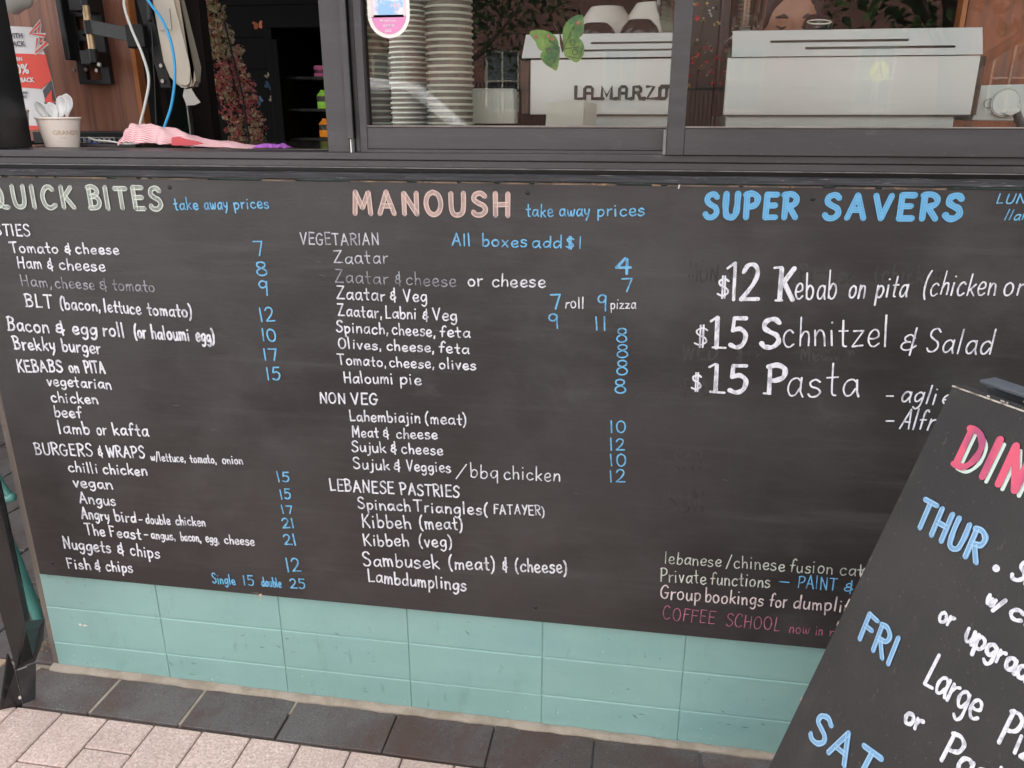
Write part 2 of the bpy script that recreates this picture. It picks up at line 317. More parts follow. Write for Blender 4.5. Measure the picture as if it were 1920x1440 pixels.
# ------------------------------------------------------------------ single-stroke hand lettering
GL = {
'a': (.50, ['s.45,.50 .32,.63 .13,.55 .04,.28 .12,.04 .28,.05 .42,.28', 'l.46,.62 .45,.18 .52,.0']),
'b': (.46, ['l.05,1 .06,.02', 's.06,.36 .22,.6 .4,.52 .45,.28 .34,.03 .17,-.01 .06,.1']),
'c': (.44, ['s.42,.52 .28,.63 .1,.52 .03,.28 .12,.04 .28,-.01 .44,.1']),
'd': (.49, ['s.43,.48 .28,.6 .1,.5 .03,.25 .12,.02 .28,.04 .42,.28', 'l.45,1 .46,.0']),
'e': (.45, ['s.05,.30 .24,.29 .41,.38 .38,.57 .22,.63 .07,.48 .03,.24 .13,.03 .29,-.01 .45,.1']),
'f': (.36, ['s.42,.92 .32,1.0 .19,.9 .16,.6 .15,0', 'l0,.56 .34,.58']),
'g': (.49, ['s.43,.52 .28,.63 .09,.5 .04,.28 .13,.08 .28,.1 .42,.32', 's.45,.6 .46,.2 .42,-.2 .25,-.37 .08,-.26']),
'h': (.45, ['l.05,1 .06,0', 's.06,.32 .18,.56 .34,.56 .41,.35 .42,0']),
'i': (.14, ['l.07,.6 .08,0', 'd.08,.84']),
'j': (.22, ['s.16,.6 .17,.1 .13,-.26 -.02,-.33', 'd.16,.84']),
'k': (.45, ['l.05,1 .06,0', 'l.4,.6 .07,.26', 'l.17,.34 .44,0']),
'l': (.13, ['l.06,1 .07,0']),
'm': (.66, ['l.04,.62 .05,0', 's.05,.36 .17,.6 .28,.55 .32,.35 .32,0', 's.32,.36 .44,.6 .56,.55 .6,.35 .62,0']),
'n': (.46, ['l.04,.62 .05,0', 's.05,.34 .19,.6 .35,.56 .41,.35 .43,0']),
'o': (.49, ['s.25,.63 .08,.52 .03,.3 .1,.06 .25,-.01 .41,.1 .46,.34 .38,.56 .22,.63']),
'p': (.47, ['l.05,.62 .06,-.38', 's.06,.4 .2,.62 .4,.55 .45,.3 .33,.04 .18,0 .06,.12']),
'q': (.49, ['s.44,.52 .28,.63 .1,.5 .04,.28 .13,.05 .28,.05 .43,.3', 'l.45,.62 .46,-.38']),
'r': (.33, ['l.05,.62 .06,0', 's.06,.32 .15,.53 .33,.61']),
's': (.40, ['s.37,.55 .22,.64 .06,.53 .1,.38 .3,.3 .39,.16 .27,.01 .1,-.01 .01,.09']),
't': (.34, ['s.16,.92 .17,.3 .2,.04 .31,.0', 'l0,.6 .34,.62']),
'u': (.45, ['s.04,.62 .04,.2 .14,.0 .28,.04 .4,.28', 'l.41,.62 .43,0']),
'v': (.40, ['l.02,.62 .2,0', 'l.2,0 .39,.64']),
'w': (.62, ['s.03,.62 .08,.2 .17,.02 .26,.15 .31,.5', 's.31,.5 .36,.15 .45,.02 .55,.2 .6,.64']),
'x': (.42, ['l.02,.62 .4,0', 'l.4,.62 .02,0']),
'y': (.43, ['s.03,.62 .08,.26 .2,.17 .38,.34', 'l.42,.62 .36,.06', 'l.36,.06 .18,-.36']),
'z': (.44, ['l.02,.6 .41,.6', 'l.41,.6 .03,.02', 'l.03,.02 .44,.03']),
'A': (.64, ['l.3,1 .02,0', 'l.3,1 .60,0', 'l.12,.36 .50,.36']),
'B': (.52, ['l.06,1 .07,0', 's-.02,.96 .2,1.02 .42,.92 .42,.68 .08,.53', 's.08,.53 .38,.52 .5,.3 .38,.05 -.01,.0']),
'C': (.56, ['s.54,.84 .4,.99 .18,.9 .03,.55 .08,.15 .3,-.02 .55,.12']),
'D': (.60, ['l.07,1 .07,0', 's.0,.99 .3,.97 .54,.72 .54,.34 .34,.04 .0,.0']),
'E': (.50, ['l.06,1 .06,0', 'l.06,1 .48,1.0', 'l.06,.52 .42,.53', 'l.06,0 .49,.01']),
'F': (.48, ['l.07,1 .06,0', 'l.07,1 .48,.98', 'l.07,.54 .4,.55']),
'G': (.60, ['s.54,.84 .4,.99 .18,.9 .03,.55 .08,.15 .3,-.02 .5,.1 .55,.42', 'l.34,.44 .6,.44']),
'H': (.58, ['l.06,1 .06,0', 'l.53,1 .53,0', 'l.06,.5 .53,.52']),
'I': (.12, ['l.06,1 .06,0']),
'K': (.54, ['l.06,1 .06,0', 'l.5,1 .08,.44', 'l.18,.55 .53,0']),
'L': (.44, ['l.06,1 .05,0', 'l.05,0 .44,.02']),
'M': (.72, ['l.05,0 .1,1', 'l.1,1 .36,.28', 'l.36,.28 .62,1', 'l.62,1 .68,0']),
'N': (.60, ['l.06,0 .06,1', 'l.06,1 .54,.02', 'l.54,.02 .55,1']),
'O': (.64, ['s.32,1.0 .12,.86 .03,.5 .12,.12 .32,-.01 .52,.14 .6,.5 .51,.87 .30,1.0']),
'P': (.52, ['l.06,1 .06,0', 's0,.97 .28,1.02 .5,.86 .46,.58 .24,.46 .07,.46']),
'Q': (.80, ['s.30,1.0 .08,.80 .04,.45 .14,.1 .34,.0 .55,.2 .58,.6 .46,.92 .28,1.0', 's.2,.22 .42,.22 .6,.0 .82,-.02']),
'R': (.54, ['l.06,1 .06,0', 's0,.98 .28,1.02 .5,.84 .42,.58 .08,.5', 'l.2,.5 .52,0']),
'S': (.50, ['s.47,.86 .32,1.0 .1,.92 .06,.7 .22,.55 .42,.42 .48,.2 .32,.01 .1,.02 .01,.14']),
'T': (.56, ['l.28,1 .27,0', 'l.0,.99 .56,1.0']),
'U': (.58, ['s.05,1 .05,.4 .12,.06 .30,-.01 .47,.1 .53,.4 .54,1']),
'V': (.58, ['l.02,1 .28,0', 'l.28,0 .56,1']),
'W': (.78, ['l.02,1 .2,0', 'l.2,0 .38,.8', 'l.38,.8 .56,0', 'l.56,0 .76,1']),
'X': (.55, ['l.02,1 .52,0', 'l.52,1 .02,0']),
'Y': (.54, ['l.02,1 .27,.48', 'l.52,1 .2,0']),
'Z': (.56, ['l.04,.98 .52,.99', 'l.52,.99 .02,.02', 'l.02,.02 .56,.03']),
'1': (.14, ['l.07,1 .07,0']),
'2': (.54, ['s.04,.78 .16,.97 .36,.98 .47,.78 .36,.45 .03,.02', 'l.03,.02 .54,.03']),
'4': (.56, ['l.36,1 .03,.4', 'l.03,.4 .56,.42', 'l.42,.95 .42,0']),
'5': (.50, ['l.12,1 .08,.58', 'l.12,1 .48,1', 's.08,.58 .3,.64 .48,.45 .42,.12 .22,-.01 .02,.08']),
'7': (.52, ['l.02,.98 .5,.98', 'l.5,.98 .26,0']),
'8': (.50, ['s.25,.54 .08,.68 .08,.9 .25,1.0 .42,.9 .41,.68 .25,.54 .06,.38 .03,.16 .15,.0 .34,.0 .47,.16 .43,.38 .25,.54']),
'9': (.48, ['s.44,.86 .28,1.0 .1,.92 .04,.72 .14,.54 .32,.56 .44,.8', 'l.45,.95 .42,0']),
'0': (.60, ['s.30,1.0 .10,.84 .03,.5 .10,.14 .28,-.01 .48,.14 .56,.5 .49,.86 .28,1.0']),
'&': (.44, ['s.36,.66 .22,.76 .08,.66 .12,.5 .24,.46', 's.24,.46 .06,.40 .02,.2 .12,.08 .28,.12 .42,.30', 'l.33,.96 .32,-.14']),
'$': (.50, ['s.44,.80 .28,.92 .08,.8 .12,.6 .36,.42 .42,.2 .22,.04 .02,.14', 'l.2,1.06 .2,-.08', 'l.3,1.06 .3,-.08']),
'(': (.24, ['s.22,1.02 .08,.75 .03,.4 .08,.05 .2,-.18']),
')': (.24, ['s.02,1.02 .16,.75 .2,.4 .14,.0 .0,-.25']),
',': (.12, ['l.07,.06 .04,-.16']),
'.': (.10, ['d.05,.04']),
'-': (.34, ['l.02,.34 .32,.35']),
'/': (.44, ['l.42,1.0 .02,-.12']),
'+': (.5, ['l.05,.4 .45,.4', 'l.25,.2 .25,.6']),
}
GL['3'] = GL['5']
def parse(st):
    k = st[0]; return k, [tuple(float(c) for c in p.split(',')) for p in st[1:].split()]
GP = {c: (w, [parse(s) for s in ss]) for c, (w, ss) in GL.items()}
def lc(c, y):
    if not (c.islower() or c == '&'): return y
    if y <= 0: return y * .9
    return y * .86 if y < .66 else .5676 + (y - .66) * (1 - .5676) / .34
for c, (w, ss) in list(GP.items()):
    ss = [(k, [(x, lc(c, y)) for x, y in pts]) for k, pts in ss]
    GP[c] = (w, [(k, [(p.x, p.y) for p in smooth_pts([(a, b, 0) for a, b in pts], 5)] if k == 's' else pts) for k, pts in ss])
class Ink:
    """marker strokes laid on a plane; F maps (u, v, out) to world"""
    def __init__(s, F, base=.0005): s.F = F; s.m = MB(); s.lift = 0; s.base = base
    def stroke(s, pts, w, taper=True, off=0.0, square=False):
        P = [Vector((p[0], p[1])) for p in pts]
        if len(P) < 2: return
        if off:
            Q = []
            for i, p in enumerate(P):
                t = (P[min(i + 1, len(P) - 1)] - P[max(i - 1, 0)])
                if t.length < 1e-9: continue
                t.normalize(); Q.append(p + Vector((-t.y, t.x)) * off)
            P = Q
        n = len(P); V = []; ks = 5
        s.lift = (s.lift + 1) % 9; z = s.base + s.lift * .00006 * min(1, s.base / .0004)
        ph = random.uniform(.88, 1.10)
        def wd(i):
            return w * .5 * (ph + .10 * math.sin(i * .9 + ph * 40) + random.uniform(-.05, .05))
        L = []; Rr = []
        for i in range(n):
            t = P[min(i + 1, n - 1)] - P[max(i - 1, 0)]
            if t.length < 1e-9: t = Vector((1, 0))
            t.normalize(); nn = Vector((-t.y, t.x)); h = wd(i); L.append(P[i] + nn * h); Rr.append(P[i] - nn * h)
        dz = .0000035
        for i in range(n): V.append(s.F(L[i].x, L[i].y, z + i * dz)); V.append(s.F(Rr[i].x, Rr[i].y, z + i * dz))
        Fc = [(2 * i, 2 * i + 1, 2 * i + 3, 2 * i + 2) for i in range(n - 1)]
        if not square:
            for e, sg in ((0, -1), (n - 1, 1)):
                t = (P[1] - P[0]) if e == 0 else (P[-1] - P[-2])
                if t.length < 1e-9: continue
                t.normalize(); t = t * sg; a = (L[e] - P[e]); r = a.length; base = len(V)
                for q in range(1, ks):
                    an = PI * q / ks; p = P[e] + a * math.cos(an) + t * r * math.sin(an); V.append(s.F(p.x, p.y, z + e * dz))
                ring = [2 * e] + list(range(base, base + ks - 1)) + [2 * e + 1]
                Fc.append(tuple(ring if sg < 0 else ring[::-1]))
        s.m.add(V, Fc)
    def dot(s, p, w):
        z = .0004; s.m.add([s.F(p[0] + w * .55 * math.cos(2 * PI * k / 9), p[1] + w * .55 * math.sin(2 * PI * k / 9), z) for k in range(9)], [tuple(range(9))])
def layout(word, gap=.18):
    x = 0; out = []
    for c in word:
        g = GP.get(c) or GP['o']; out.append((c, x)); x += g[0] + gap * (1.0 if c not in 'il1I.,' else 1.25)
    return out, x - gap
def write(ink, word, a, b, h, pen, slant=0, jit=1.35, up=None, multi=None, gap=.18, square=False):
    """word from baseline point a to b (plane coords), cap height h"""
    lay, W = layout(word, gap); A = Vector(a); D = Vector(b) - A; sx = D.length / W; d = D.normalized() if D.length else Vector((1, 0))
    U = Vector((-d.y, d.x)) if up is None else Vector(up)
    for c, x in lay:
        js = 1 + random.uniform(-.05, .05) * jit; jr = random.uniform(-.04, .04) * jit; jb = random.uniform(-.025, .025) * h * jit
        w = GP[c][0]
        for k, pts in GP[c][1]:
            wob = [(random.uniform(-.012, .012) * jit, random.uniform(-.012, .012) * jit) for _ in range(3)]
            Q = []
            for i, (px, py) in enumerate(pts):
                o = wob[min(2, i * 3 // max(len(pts), 1))] if len(pts) < 5 else (wob[0][0] * (1 - i / len(pts)) + wob[1][0] * i / len(pts), wob[0][1] * (1 - i / len(pts)))
                X = (px + o[0]) * sx + (slant + jr) * py * h; Y = (py + o[1]) * h * js + jb
                q = A + d * (x * sx + X) + U * Y if up is None else A + d * (x * sx + X) + U * (py + o[1])
                Q.append((q.x, q.y))
            if k == 'd': ink['main'].dot(Q[0], pen); continue
            if multi:
                ink['main'].stroke(Q, pen * 1.0, square=square)
                for off in multi: ink['line'].stroke(Q, pen * .2, off=pen * off, square=False)
            else: ink['main'].stroke(Q, pen)

BOARD=[([('TOASTIES', -0.8772, 1.0692, -0.738, 1.068, 0.0216)], 'white', 0.0039, 0),
 ([('Tomato', -0.7886, 1.0337, -0.6833, 1.035, 0.0207), ('&', -0.6668, 1.0352, -0.655, 1.0354, 0.0205), ('cheese', -0.6432, 1.0355, -0.55, 1.0367, 0.0204)], 'white', 0.0039, 0),
 ([('Ham', -0.7799, 1.0025, -0.7258, 1.0023, 0.023), ('&', -0.7126, 1.0022, -0.7007, 1.0022, 0.0229), ('cheese', -0.6864, 1.0021, -0.5863, 1.0017, 0.0229)], 'white', 0.0039, 0),
 ([('Ham,', -0.7797, 0.9652, -0.7108, 0.9647, 0.0234), ('cheese', -0.7036, 0.9646, -0.6155, 0.9639, 0.0232), ('&', -0.6038, 0.9639, -0.5885, 0.9637, 0.023), ('tomato', -0.5756, 0.9636, -0.4849, 0.9629, 0.023)], 'grey', 0.0032, 0),
 ([('BLT', -0.7792, 0.9228, -0.7185, 0.9213, 0.026), ('(bacon,', -0.7004, 0.9208, -0.6108, 0.9185, 0.0258), ('lettuce', -0.6025, 0.9183, -0.5226, 0.9163, 0.0256), ('tomato)', -0.5074, 0.9159, -0.4116, 0.9134, 0.0254)], 'white', 0.0042, 0),
 ([('Bacon', -0.832, 0.8695, -0.738, 0.8685, 0.0289), ('&', -0.7208, 0.8683, -0.7013, 0.8681, 0.0286), ('egg', -0.683, 0.8679, -0.6286, 0.8673, 0.0285), ('roll', -0.6142, 0.8671, -0.5664, 0.8666, 0.0283), ('(or', -0.5438, 0.8663, -0.5189, 0.8661, 0.0282), ('haloumi', -0.506, 0.8659, -0.4242, 0.865, 0.0281), ('egg)', -0.4091, 0.8649, -0.3699, 0.8644, 0.0278)], 'white', 0.0048, 0),
 ([('Brekky', -0.8261, 0.8291, -0.7313, 0.8291, 0.0271), ('burger', -0.714, 0.829, -0.6271, 0.829, 0.0268)], 'white', 0.0048, 0),
 ([('KEBABS', -0.8296, 0.7793, -0.7232, 0.7828, 0.0254), ('on', -0.707, 0.7834, -0.6858, 0.7841, 0.025), ('PITA', -0.6696, 0.7846, -0.6251, 0.7861, 0.0249)], 'white', 0.0049, 0),
 ([('vegetarian', -0.766, 0.7515, -0.6167, 0.7512, 0.0232)], 'white', 0.0043, 0),
 ([('chicken', -0.7636, 0.7142, -0.654, 0.7156, 0.0235)], 'white', 0.0044, 0),
 ([('beef', -0.763, 0.6799, -0.6993, 0.6813, 0.0262)], 'white', 0.0044, 0),
 ([('lamb', -0.7605, 0.6416, -0.686, 0.6442, 0.0278), ('or', -0.6695, 0.6448, -0.6467, 0.6456, 0.0276), ('kafta', -0.6302, 0.6462, -0.5488, 0.6491, 0.0274)], 'white', 0.0044, 0),
 ([('BURGERS', -0.8288, 0.5877, -0.6893, 0.5927, 0.0273), ('&', -0.6739, 0.5932, -0.6649, 0.5935, 0.0269), ('WRAPS', -0.6546, 0.5939, -0.5658, 0.5971, 0.0269)], 'white', 0.0045, 0),
 ([('w/lettuce,', -0.5517, 0.5918, -0.4707, 0.5942, 0.0194), ('tomato,', -0.4596, 0.5946, -0.3995, 0.5964, 0.0192), ('onion', -0.3861, 0.5968, -0.3401, 0.5981, 0.0191)], 'white', 0.0033, 0),
 ([('chilli', -0.7555, 0.5504, -0.6839, 0.5523, 0.025), ('chicken', -0.671, 0.5526, -0.5663, 0.5554, 0.0248)], 'white', 0.0045, 0),
 ([('vegan', -0.7508, 0.5143, -0.6556, 0.5165, 0.0254)], 'white', 0.0045, 0),
 ([('Angus', -0.7426, 0.4754, -0.655, 0.4759, 0.0257)], 'white', 0.0045, 0),
 ([('Angry', -0.745, 0.4351, -0.6776, 0.4361, 0.0274), ('bird', -0.6619, 0.4363, -0.6123, 0.4371, 0.0272)], 'white', 0.0046, 0),
 ([('-', -0.6047, 0.4364, -0.5956, 0.4367, 0.022), ('double', -0.5878, 0.437, -0.5297, 0.4391, 0.0219), ('chicken', -0.5156, 0.4396, -0.4456, 0.4421, 0.0218)], 'white', 0.0039, 0),
 ([('The', -0.7421, 0.3947, -0.6955, 0.3951, 0.0278), ('Feast', -0.6823, 0.3952, -0.6074, 0.3958, 0.0277)], 'white', 0.0043, 0),
 ([('-', -0.5977, 0.3994, -0.5886, 0.3996, 0.0223), ('angus,', -0.5808, 0.3997, -0.5225, 0.4009, 0.0222), ('bacon,', -0.5097, 0.4011, -0.461, 0.402, 0.0221), ('egg,', -0.4496, 0.4023, -0.4179, 0.4029, 0.022), ('cheese', -0.4053, 0.4031, -0.3351, 0.4044, 0.0219)], 'white', 0.0037, 0),
 ([('Nuggets', -0.8064, 0.3544, -0.6885, 0.3524, 0.0298), ('&', -0.67, 0.3521, -0.6555, 0.3518, 0.0295), ('chips', -0.6396, 0.3516, -0.569, 0.3503, 0.0294)], 'white', 0.0047, 0),
 ([('Fish', -0.8072, 0.3024, -0.7484, 0.3036, 0.0276), ('&', -0.7362, 0.3039, -0.724, 0.3041, 0.0274), ('chips', -0.7091, 0.3045, -0.642, 0.3059, 0.0274)], 'white', 0.0047, 0),
 ([('Single', -0.4467, 0.2975, -0.3925, 0.2996, 0.0242), ('15', -0.372, 0.3004, -0.3477, 0.3014, 0.025), ('double', -0.3286, 0.3021, -0.2831, 0.3039, 0.0239), ('25', -0.2618, 0.3048, -0.2268, 0.3061, 0.0247)], 'blue', 0.0037, 0),
 ([('VEGETARIAN', -0.1698, 1.0648, -0.0156, 1.0675, 0.0212)], 'pale', 0.003, 0),
 ([('Zaatar', -0.1057, 1.0311, 0.0002, 1.0331, 0.0243)], 'pale', 0.0028, 0),
 ([('Zaatar', -0.1063, 0.9943, -0.0018, 0.9941, 0.0246), ('&', 0.0128, 0.994, 0.0242, 0.994, 0.0244), ('cheese', 0.0336, 0.994, 0.1291, 0.9937, 0.0243)], 'grey', 0.0026, 0),
 ([('or', 0.1525, 0.9955, 0.1798, 0.996, 0.024), ('cheese', 0.1979, 0.9964, 0.2962, 0.9982, 0.0239)], 'white', 0.0032, 0),
 ([('Zaatar', -0.1055, 0.9622, -0.0098, 0.9623, 0.024), ('&', 0.0018, 0.9623, 0.0123, 0.9623, 0.0237), ('Veg', 0.0269, 0.9623, 0.0727, 0.9623, 0.0237)], 'white', 0.0034, 0),
 ([('Zaatar,', -0.1047, 0.9286, -0.0169, 0.9285, 0.0233), ('Labni', -0.0095, 0.9285, 0.0506, 0.9284, 0.0231), ('&', 0.0642, 0.9284, 0.0736, 0.9284, 0.0229), ('Veg', 0.083, 0.9284, 0.1297, 0.9283, 0.0229)], 'white', 0.0035, 0),
 ([('Spinach,', -0.1104, 0.8964, -0.0058, 0.8962, 0.0226), ('cheese,', 0.0016, 0.8962, 0.0872, 0.8961, 0.0224), ('feta', 0.0966, 0.896, 0.1538, 0.896, 0.0222)], 'white', 0.0035, 0),
 ([('Olives,', -0.1095, 0.864, -0.0215, 0.864, 0.0209), ('cheese,', -0.0107, 0.8641, 0.0841, 0.8641, 0.0207), ('feta', 0.0936, 0.8641, 0.1512, 0.8642, 0.0205)], 'white', 0.0035, 0),
 ([('Tomato,', -0.112, 0.8299, -0.0135, 0.8309, 0.0212), ('cheese,', -0.007, 0.831, 0.0831, 0.8319, 0.0209), ('olives', 0.0926, 0.832, 0.1643, 0.8327, 0.0207)], 'white', 0.0035, 0),
 ([('Haloumi', -0.1025, 0.7926, -0.0023, 0.7951, 0.0236), ('pie', 0.0129, 0.7955, 0.0551, 0.7965, 0.0233)], 'white', 0.0036, 0),
 ([('NON', -0.1564, 0.7466, -0.1034, 0.7481, 0.022), ('VEG', -0.0899, 0.7485, -0.0365, 0.7501, 0.0218)], 'white', 0.0041, 0),
 ([('Lahembiajin', -0.0957, 0.7122, 0.0499, 0.7157, 0.0233), ('(meat)', 0.0608, 0.7159, 0.1443, 0.7179, 0.0229)], 'white', 0.0036, 0),
 ([('Meat', -0.0936, 0.6774, -0.0382, 0.6793, 0.0225), ('&', -0.027, 0.6796, -0.0158, 0.68, 0.0223), ('cheese', -0.0002, 0.6805, 0.0838, 0.6832, 0.0223)], 'white', 0.0036, 0),
 ([('Sujuk', -0.0958, 0.6443, -0.0243, 0.6465, 0.0239), ('&', -0.013, 0.6469, -0.0018, 0.6472, 0.0237), ('cheese', 0.0094, 0.6476, 0.0938, 0.6503, 0.0237)], 'white', 0.0037, 0),
 ([('Sujuk', -0.0949, 0.6061, -0.0184, 0.6085, 0.0243), ('&', -0.0082, 0.6088, 0.0043, 0.6092, 0.0241), ('Veggies', 0.0178, 0.6097, 0.1093, 0.6126, 0.024)], 'white', 0.0037, 0),
 ([('/', 0.1202, 0.6039, 0.1444, 0.6045, 0.0306), ('bbq', 0.1499, 0.6047, 0.2068, 0.6061, 0.0305), ('chicken', 0.2187, 0.6064, 0.3313, 0.6092, 0.0303)], 'white', 0.0031, 0),
 ([('LEBANESE', -0.1498, 0.5519, -0.0119, 0.5548, 0.0261), ('PASTRIES', 0.0029, 0.5551, 0.1258, 0.5577, 0.0257)], 'white', 0.0042, 0),
 ([('Spinach', -0.0905, 0.5144, 0.0218, 0.5177, 0.0264), ('Triangles(', 0.031, 0.5179, 0.1842, 0.5224, 0.026)], 'white', 0.004, 0),
 ([('FATAYER)', 0.1975, 0.5271, 0.3015, 0.531, 0.0209)], 'white', 0.0033, 0),
 ([('Kibbeh', -0.085, 0.4708, 0.0213, 0.4776, 0.0304), ('(meat)', 0.0409, 0.4788, 0.1321, 0.4847, 0.03)], 'white', 0.004, 0),
 ([('Kibbeh', -0.0842, 0.4274, 0.0148, 0.4345, 0.0285), ('(veg)', 0.0381, 0.4361, 0.1084, 0.4412, 0.0281)], 'white', 0.0041, 0),
 ([('Sambusek', -0.0873, 0.3776, 0.0793, 0.387, 0.0328), ('(meat)', 0.1014, 0.3882, 0.1988, 0.3937, 0.0321), ('&', 0.2158, 0.3946, 0.2248, 0.3951, 0.0317), ('(cheese)', 0.2429, 0.3962, 0.3497, 0.4022, 0.0316)], 'white', 0.0043, 0),
 ([('Lamb', -0.0789, 0.3387, -0.0083, 0.3385, 0.0307), ('dumplings', -0.0035, 0.3385, 0.1361, 0.3381, 0.0305)], 'white', 0.0044, 0),
 ([('lebanese', 0.5452, 0.4448, 0.6547, 0.4467, 0.0279), ('/chinese', 0.665, 0.4469, 0.7759, 0.4488, 0.0276), ('fusion', 0.786, 0.449, 0.8657, 0.4504, 0.0272), ('catering', 0.8796, 0.4506, 0.9927, 0.4526, 0.027)], 'cream', 0.0027, 0),
 ([('Private', 0.5393, 0.4022, 0.6289, 0.4051, 0.0296), ('functions', 0.6383, 0.4054, 0.7526, 0.409, 0.0292)], 'cream', 0.003, 0),
 ([('-', 0.7694, 0.4144, 0.7897, 0.4145, 0.0276), ('PAINT', 0.8049, 0.4146, 0.8771, 0.4151, 0.0275), ('&', 0.892, 0.4151, 0.9079, 0.4152, 0.0273), ('SIP', 0.9217, 0.4153, 0.9689, 0.4156, 0.0272)], 'blue', 0.0028, 0),
 ([('Group', 0.5417, 0.3623, 0.6215, 0.3637, 0.0312), ('bookings', 0.631, 0.3639, 0.7436, 0.3659, 0.0309), ('for', 0.7559, 0.3661, 0.7887, 0.3667, 0.0305), ('dumplings', 0.802, 0.3669, 0.9457, 0.3694, 0.0304)], 'blush', 0.0034, 0),
 ([('COFFEE', 0.55, 0.3133, 0.653, 0.3124, 0.0306), ('SCHOOL', 0.6763, 0.3121, 0.7812, 0.3111, 0.0302)], 'pink', 0.0024, 0),
 ([('now', 0.8, 0.3095, 0.8381, 0.3095, 0.024), ('in', 0.8515, 0.3095, 0.8638, 0.3096, 0.0238), ('ryde', 0.877, 0.3096, 0.9439, 0.3097, 0.0238)], 'pink', 0.0022, 0),
 ([('take', -0.4186, 1.1249, -0.3689, 1.1265, 0.0211), ('away', -0.3568, 1.1269, -0.3089, 1.1285, 0.021), ('prices', -0.2959, 1.1289, -0.2261, 1.1312, 0.0208)], 'blue', 0.0033, 0),
 ([('take', 0.2609, 1.1246, 0.3088, 1.1259, 0.0215), ('away', 0.3202, 1.1263, 0.3731, 1.1277, 0.0214), ('prices', 0.3871, 1.1281, 0.4687, 1.1304, 0.0212)], 'blue', 0.0031, 0),
 ([('All', 0.1239, 1.0709, 0.1588, 1.0708, 0.0214), ('boxes', 0.1797, 1.0708, 0.2622, 1.0706, 0.0213), ('add', 0.2719, 1.0705, 0.3242, 1.0704, 0.0211), ('$', 0.3328, 1.0704, 0.3481, 1.0703, 0.021), ('1', 0.3529, 1.0703, 0.3701, 1.0703, 0.0218)], 'blue', 0.0032, 0),
 ([('roll', 0.3342, 0.9607, 0.3685, 0.9609, 0.0211)], 'white', 0.0029, 0),
 ([('pizza', 0.4171, 0.9627, 0.4622, 0.9644, 0.019)], 'white', 0.0025, 0),
 ([('-', 0.9098, 0.8098, 0.9225, 0.81, 0.0346), ('agli', 0.9377, 0.8102, 0.9948, 0.8109, 0.0345), ('e', 1.0055, 0.8111, 1.0231, 0.8113, 0.0342)], 'white', 0.0034, 0.15),
 ([('-', 0.9158, 0.7619, 0.9295, 0.7617, 0.0373), ('Alfredo', 0.9431, 0.7615, 1.0503, 0.7601, 0.0372)], 'white', 0.0034, 0.12),
 ([('LUNCH', 1.0325, 1.1605, 1.1065, 1.1617, 0.0138)], 'blue', 0.0024, 0.2),
 ([('11am', 1.0494, 1.1343, 1.0878, 1.1351, 0.0171)], 'blue', 0.0024, 0.2),
 ([('on', 0.8246, 0.9968, 0.8508, 0.9982, 0.0392), ('pita', 0.869, 0.9992, 0.918, 1.0019, 0.039)], 'white', 0.0037, 0.1),
 ([('(chicken', 0.944, 1.0056, 1.0582, 1.0095, 0.0386), ('or', 1.0698, 1.0099, 1.1003, 1.0109, 0.038)], 'white', 0.0032, 0.1),
 ([('ebab', 0.7363, 0.9918, 0.8037, 0.9951, 0.0468)], 'white', 0.0038, 0),
 ([('chnitzel', 0.7258, 0.9039, 0.9012, 0.9138, 0.0534)], 'white', 0.0037, 0),
 ([('&', 0.9219, 0.905, 0.9474, 0.9052, 0.0423), ('Salad', 0.9658, 0.9053, 1.0693, 0.906, 0.0421)], 'white', 0.0035, 0.08),
 ([('asta', 0.7411, 0.8126, 0.8643, 0.8174, 0.0622)], 'white', 0.0037, 0),
 ([('7', -0.2647, 1.0421, -0.245, 1.0426, 0.0255)], 'blue', 0.0036, 0),
 ([('8', -0.2645, 1.0039, -0.2425, 1.0046, 0.026)], 'blue', 0.0036, 0),
 ([('9', -0.2634, 0.963, -0.2446, 0.9637, 0.0275)], 'blue', 0.0037, 0),
 ([('12', -0.2668, 0.9115, -0.2365, 0.9127, 0.027)], 'blue', 0.0037, 0),
 ([('10', -0.2666, 0.8712, -0.2361, 0.8725, 0.0242)], 'blue', 0.0037, 0),
 ([('17', -0.2675, 0.8312, -0.2379, 0.8327, 0.0246)], 'blue', 0.0038, 0),
 ([('15', -0.265, 0.7897, -0.2375, 0.7911, 0.025)], 'blue', 0.0038, 0),
 ([('15', -0.2648, 0.5629, -0.2396, 0.5648, 0.0224)], 'blue', 0.004, 0),
 ([('15', -0.2628, 0.523, -0.2398, 0.5249, 0.0215)], 'blue', 0.004, 0),
 ([('17', -0.2625, 0.4888, -0.2394, 0.4907, 0.0192)], 'blue', 0.004, 0),
 ([('21', -0.2647, 0.4539, -0.2378, 0.4563, 0.0221)], 'blue', 0.0041, 0),
 ([('21', -0.2651, 0.4122, -0.2367, 0.4147, 0.0251)], 'blue', 0.0041, 0),
 ([('12', -0.2653, 0.3456, -0.2329, 0.3488, 0.0311)], 'blue', 0.0041, 0),
 ([('7', 0.434, 0.9939, 0.454, 0.9946, 0.0234)], 'blue', 0.0032, 0),
 ([('7', 0.3067, 0.9576, 0.3254, 0.9583, 0.028)], 'blue', 0.0033, 0),
 ([('9', 0.393, 0.9578, 0.4095, 0.9585, 0.0288)], 'blue', 0.0032, 0),
 ([('9', 0.3043, 0.9199, 0.3222, 0.9207, 0.0285)], 'blue', 0.0033, 0),
 ([('11', 0.3913, 0.9205, 0.4119, 0.9214, 0.0262)], 'blue', 0.0032, 0),
 ([('8', 0.4303, 0.8998, 0.4498, 0.9006, 0.0243)], 'blue', 0.0032, 0),
 ([('8', 0.4316, 0.87, 0.4522, 0.871, 0.0247)], 'blue', 0.0032, 0),
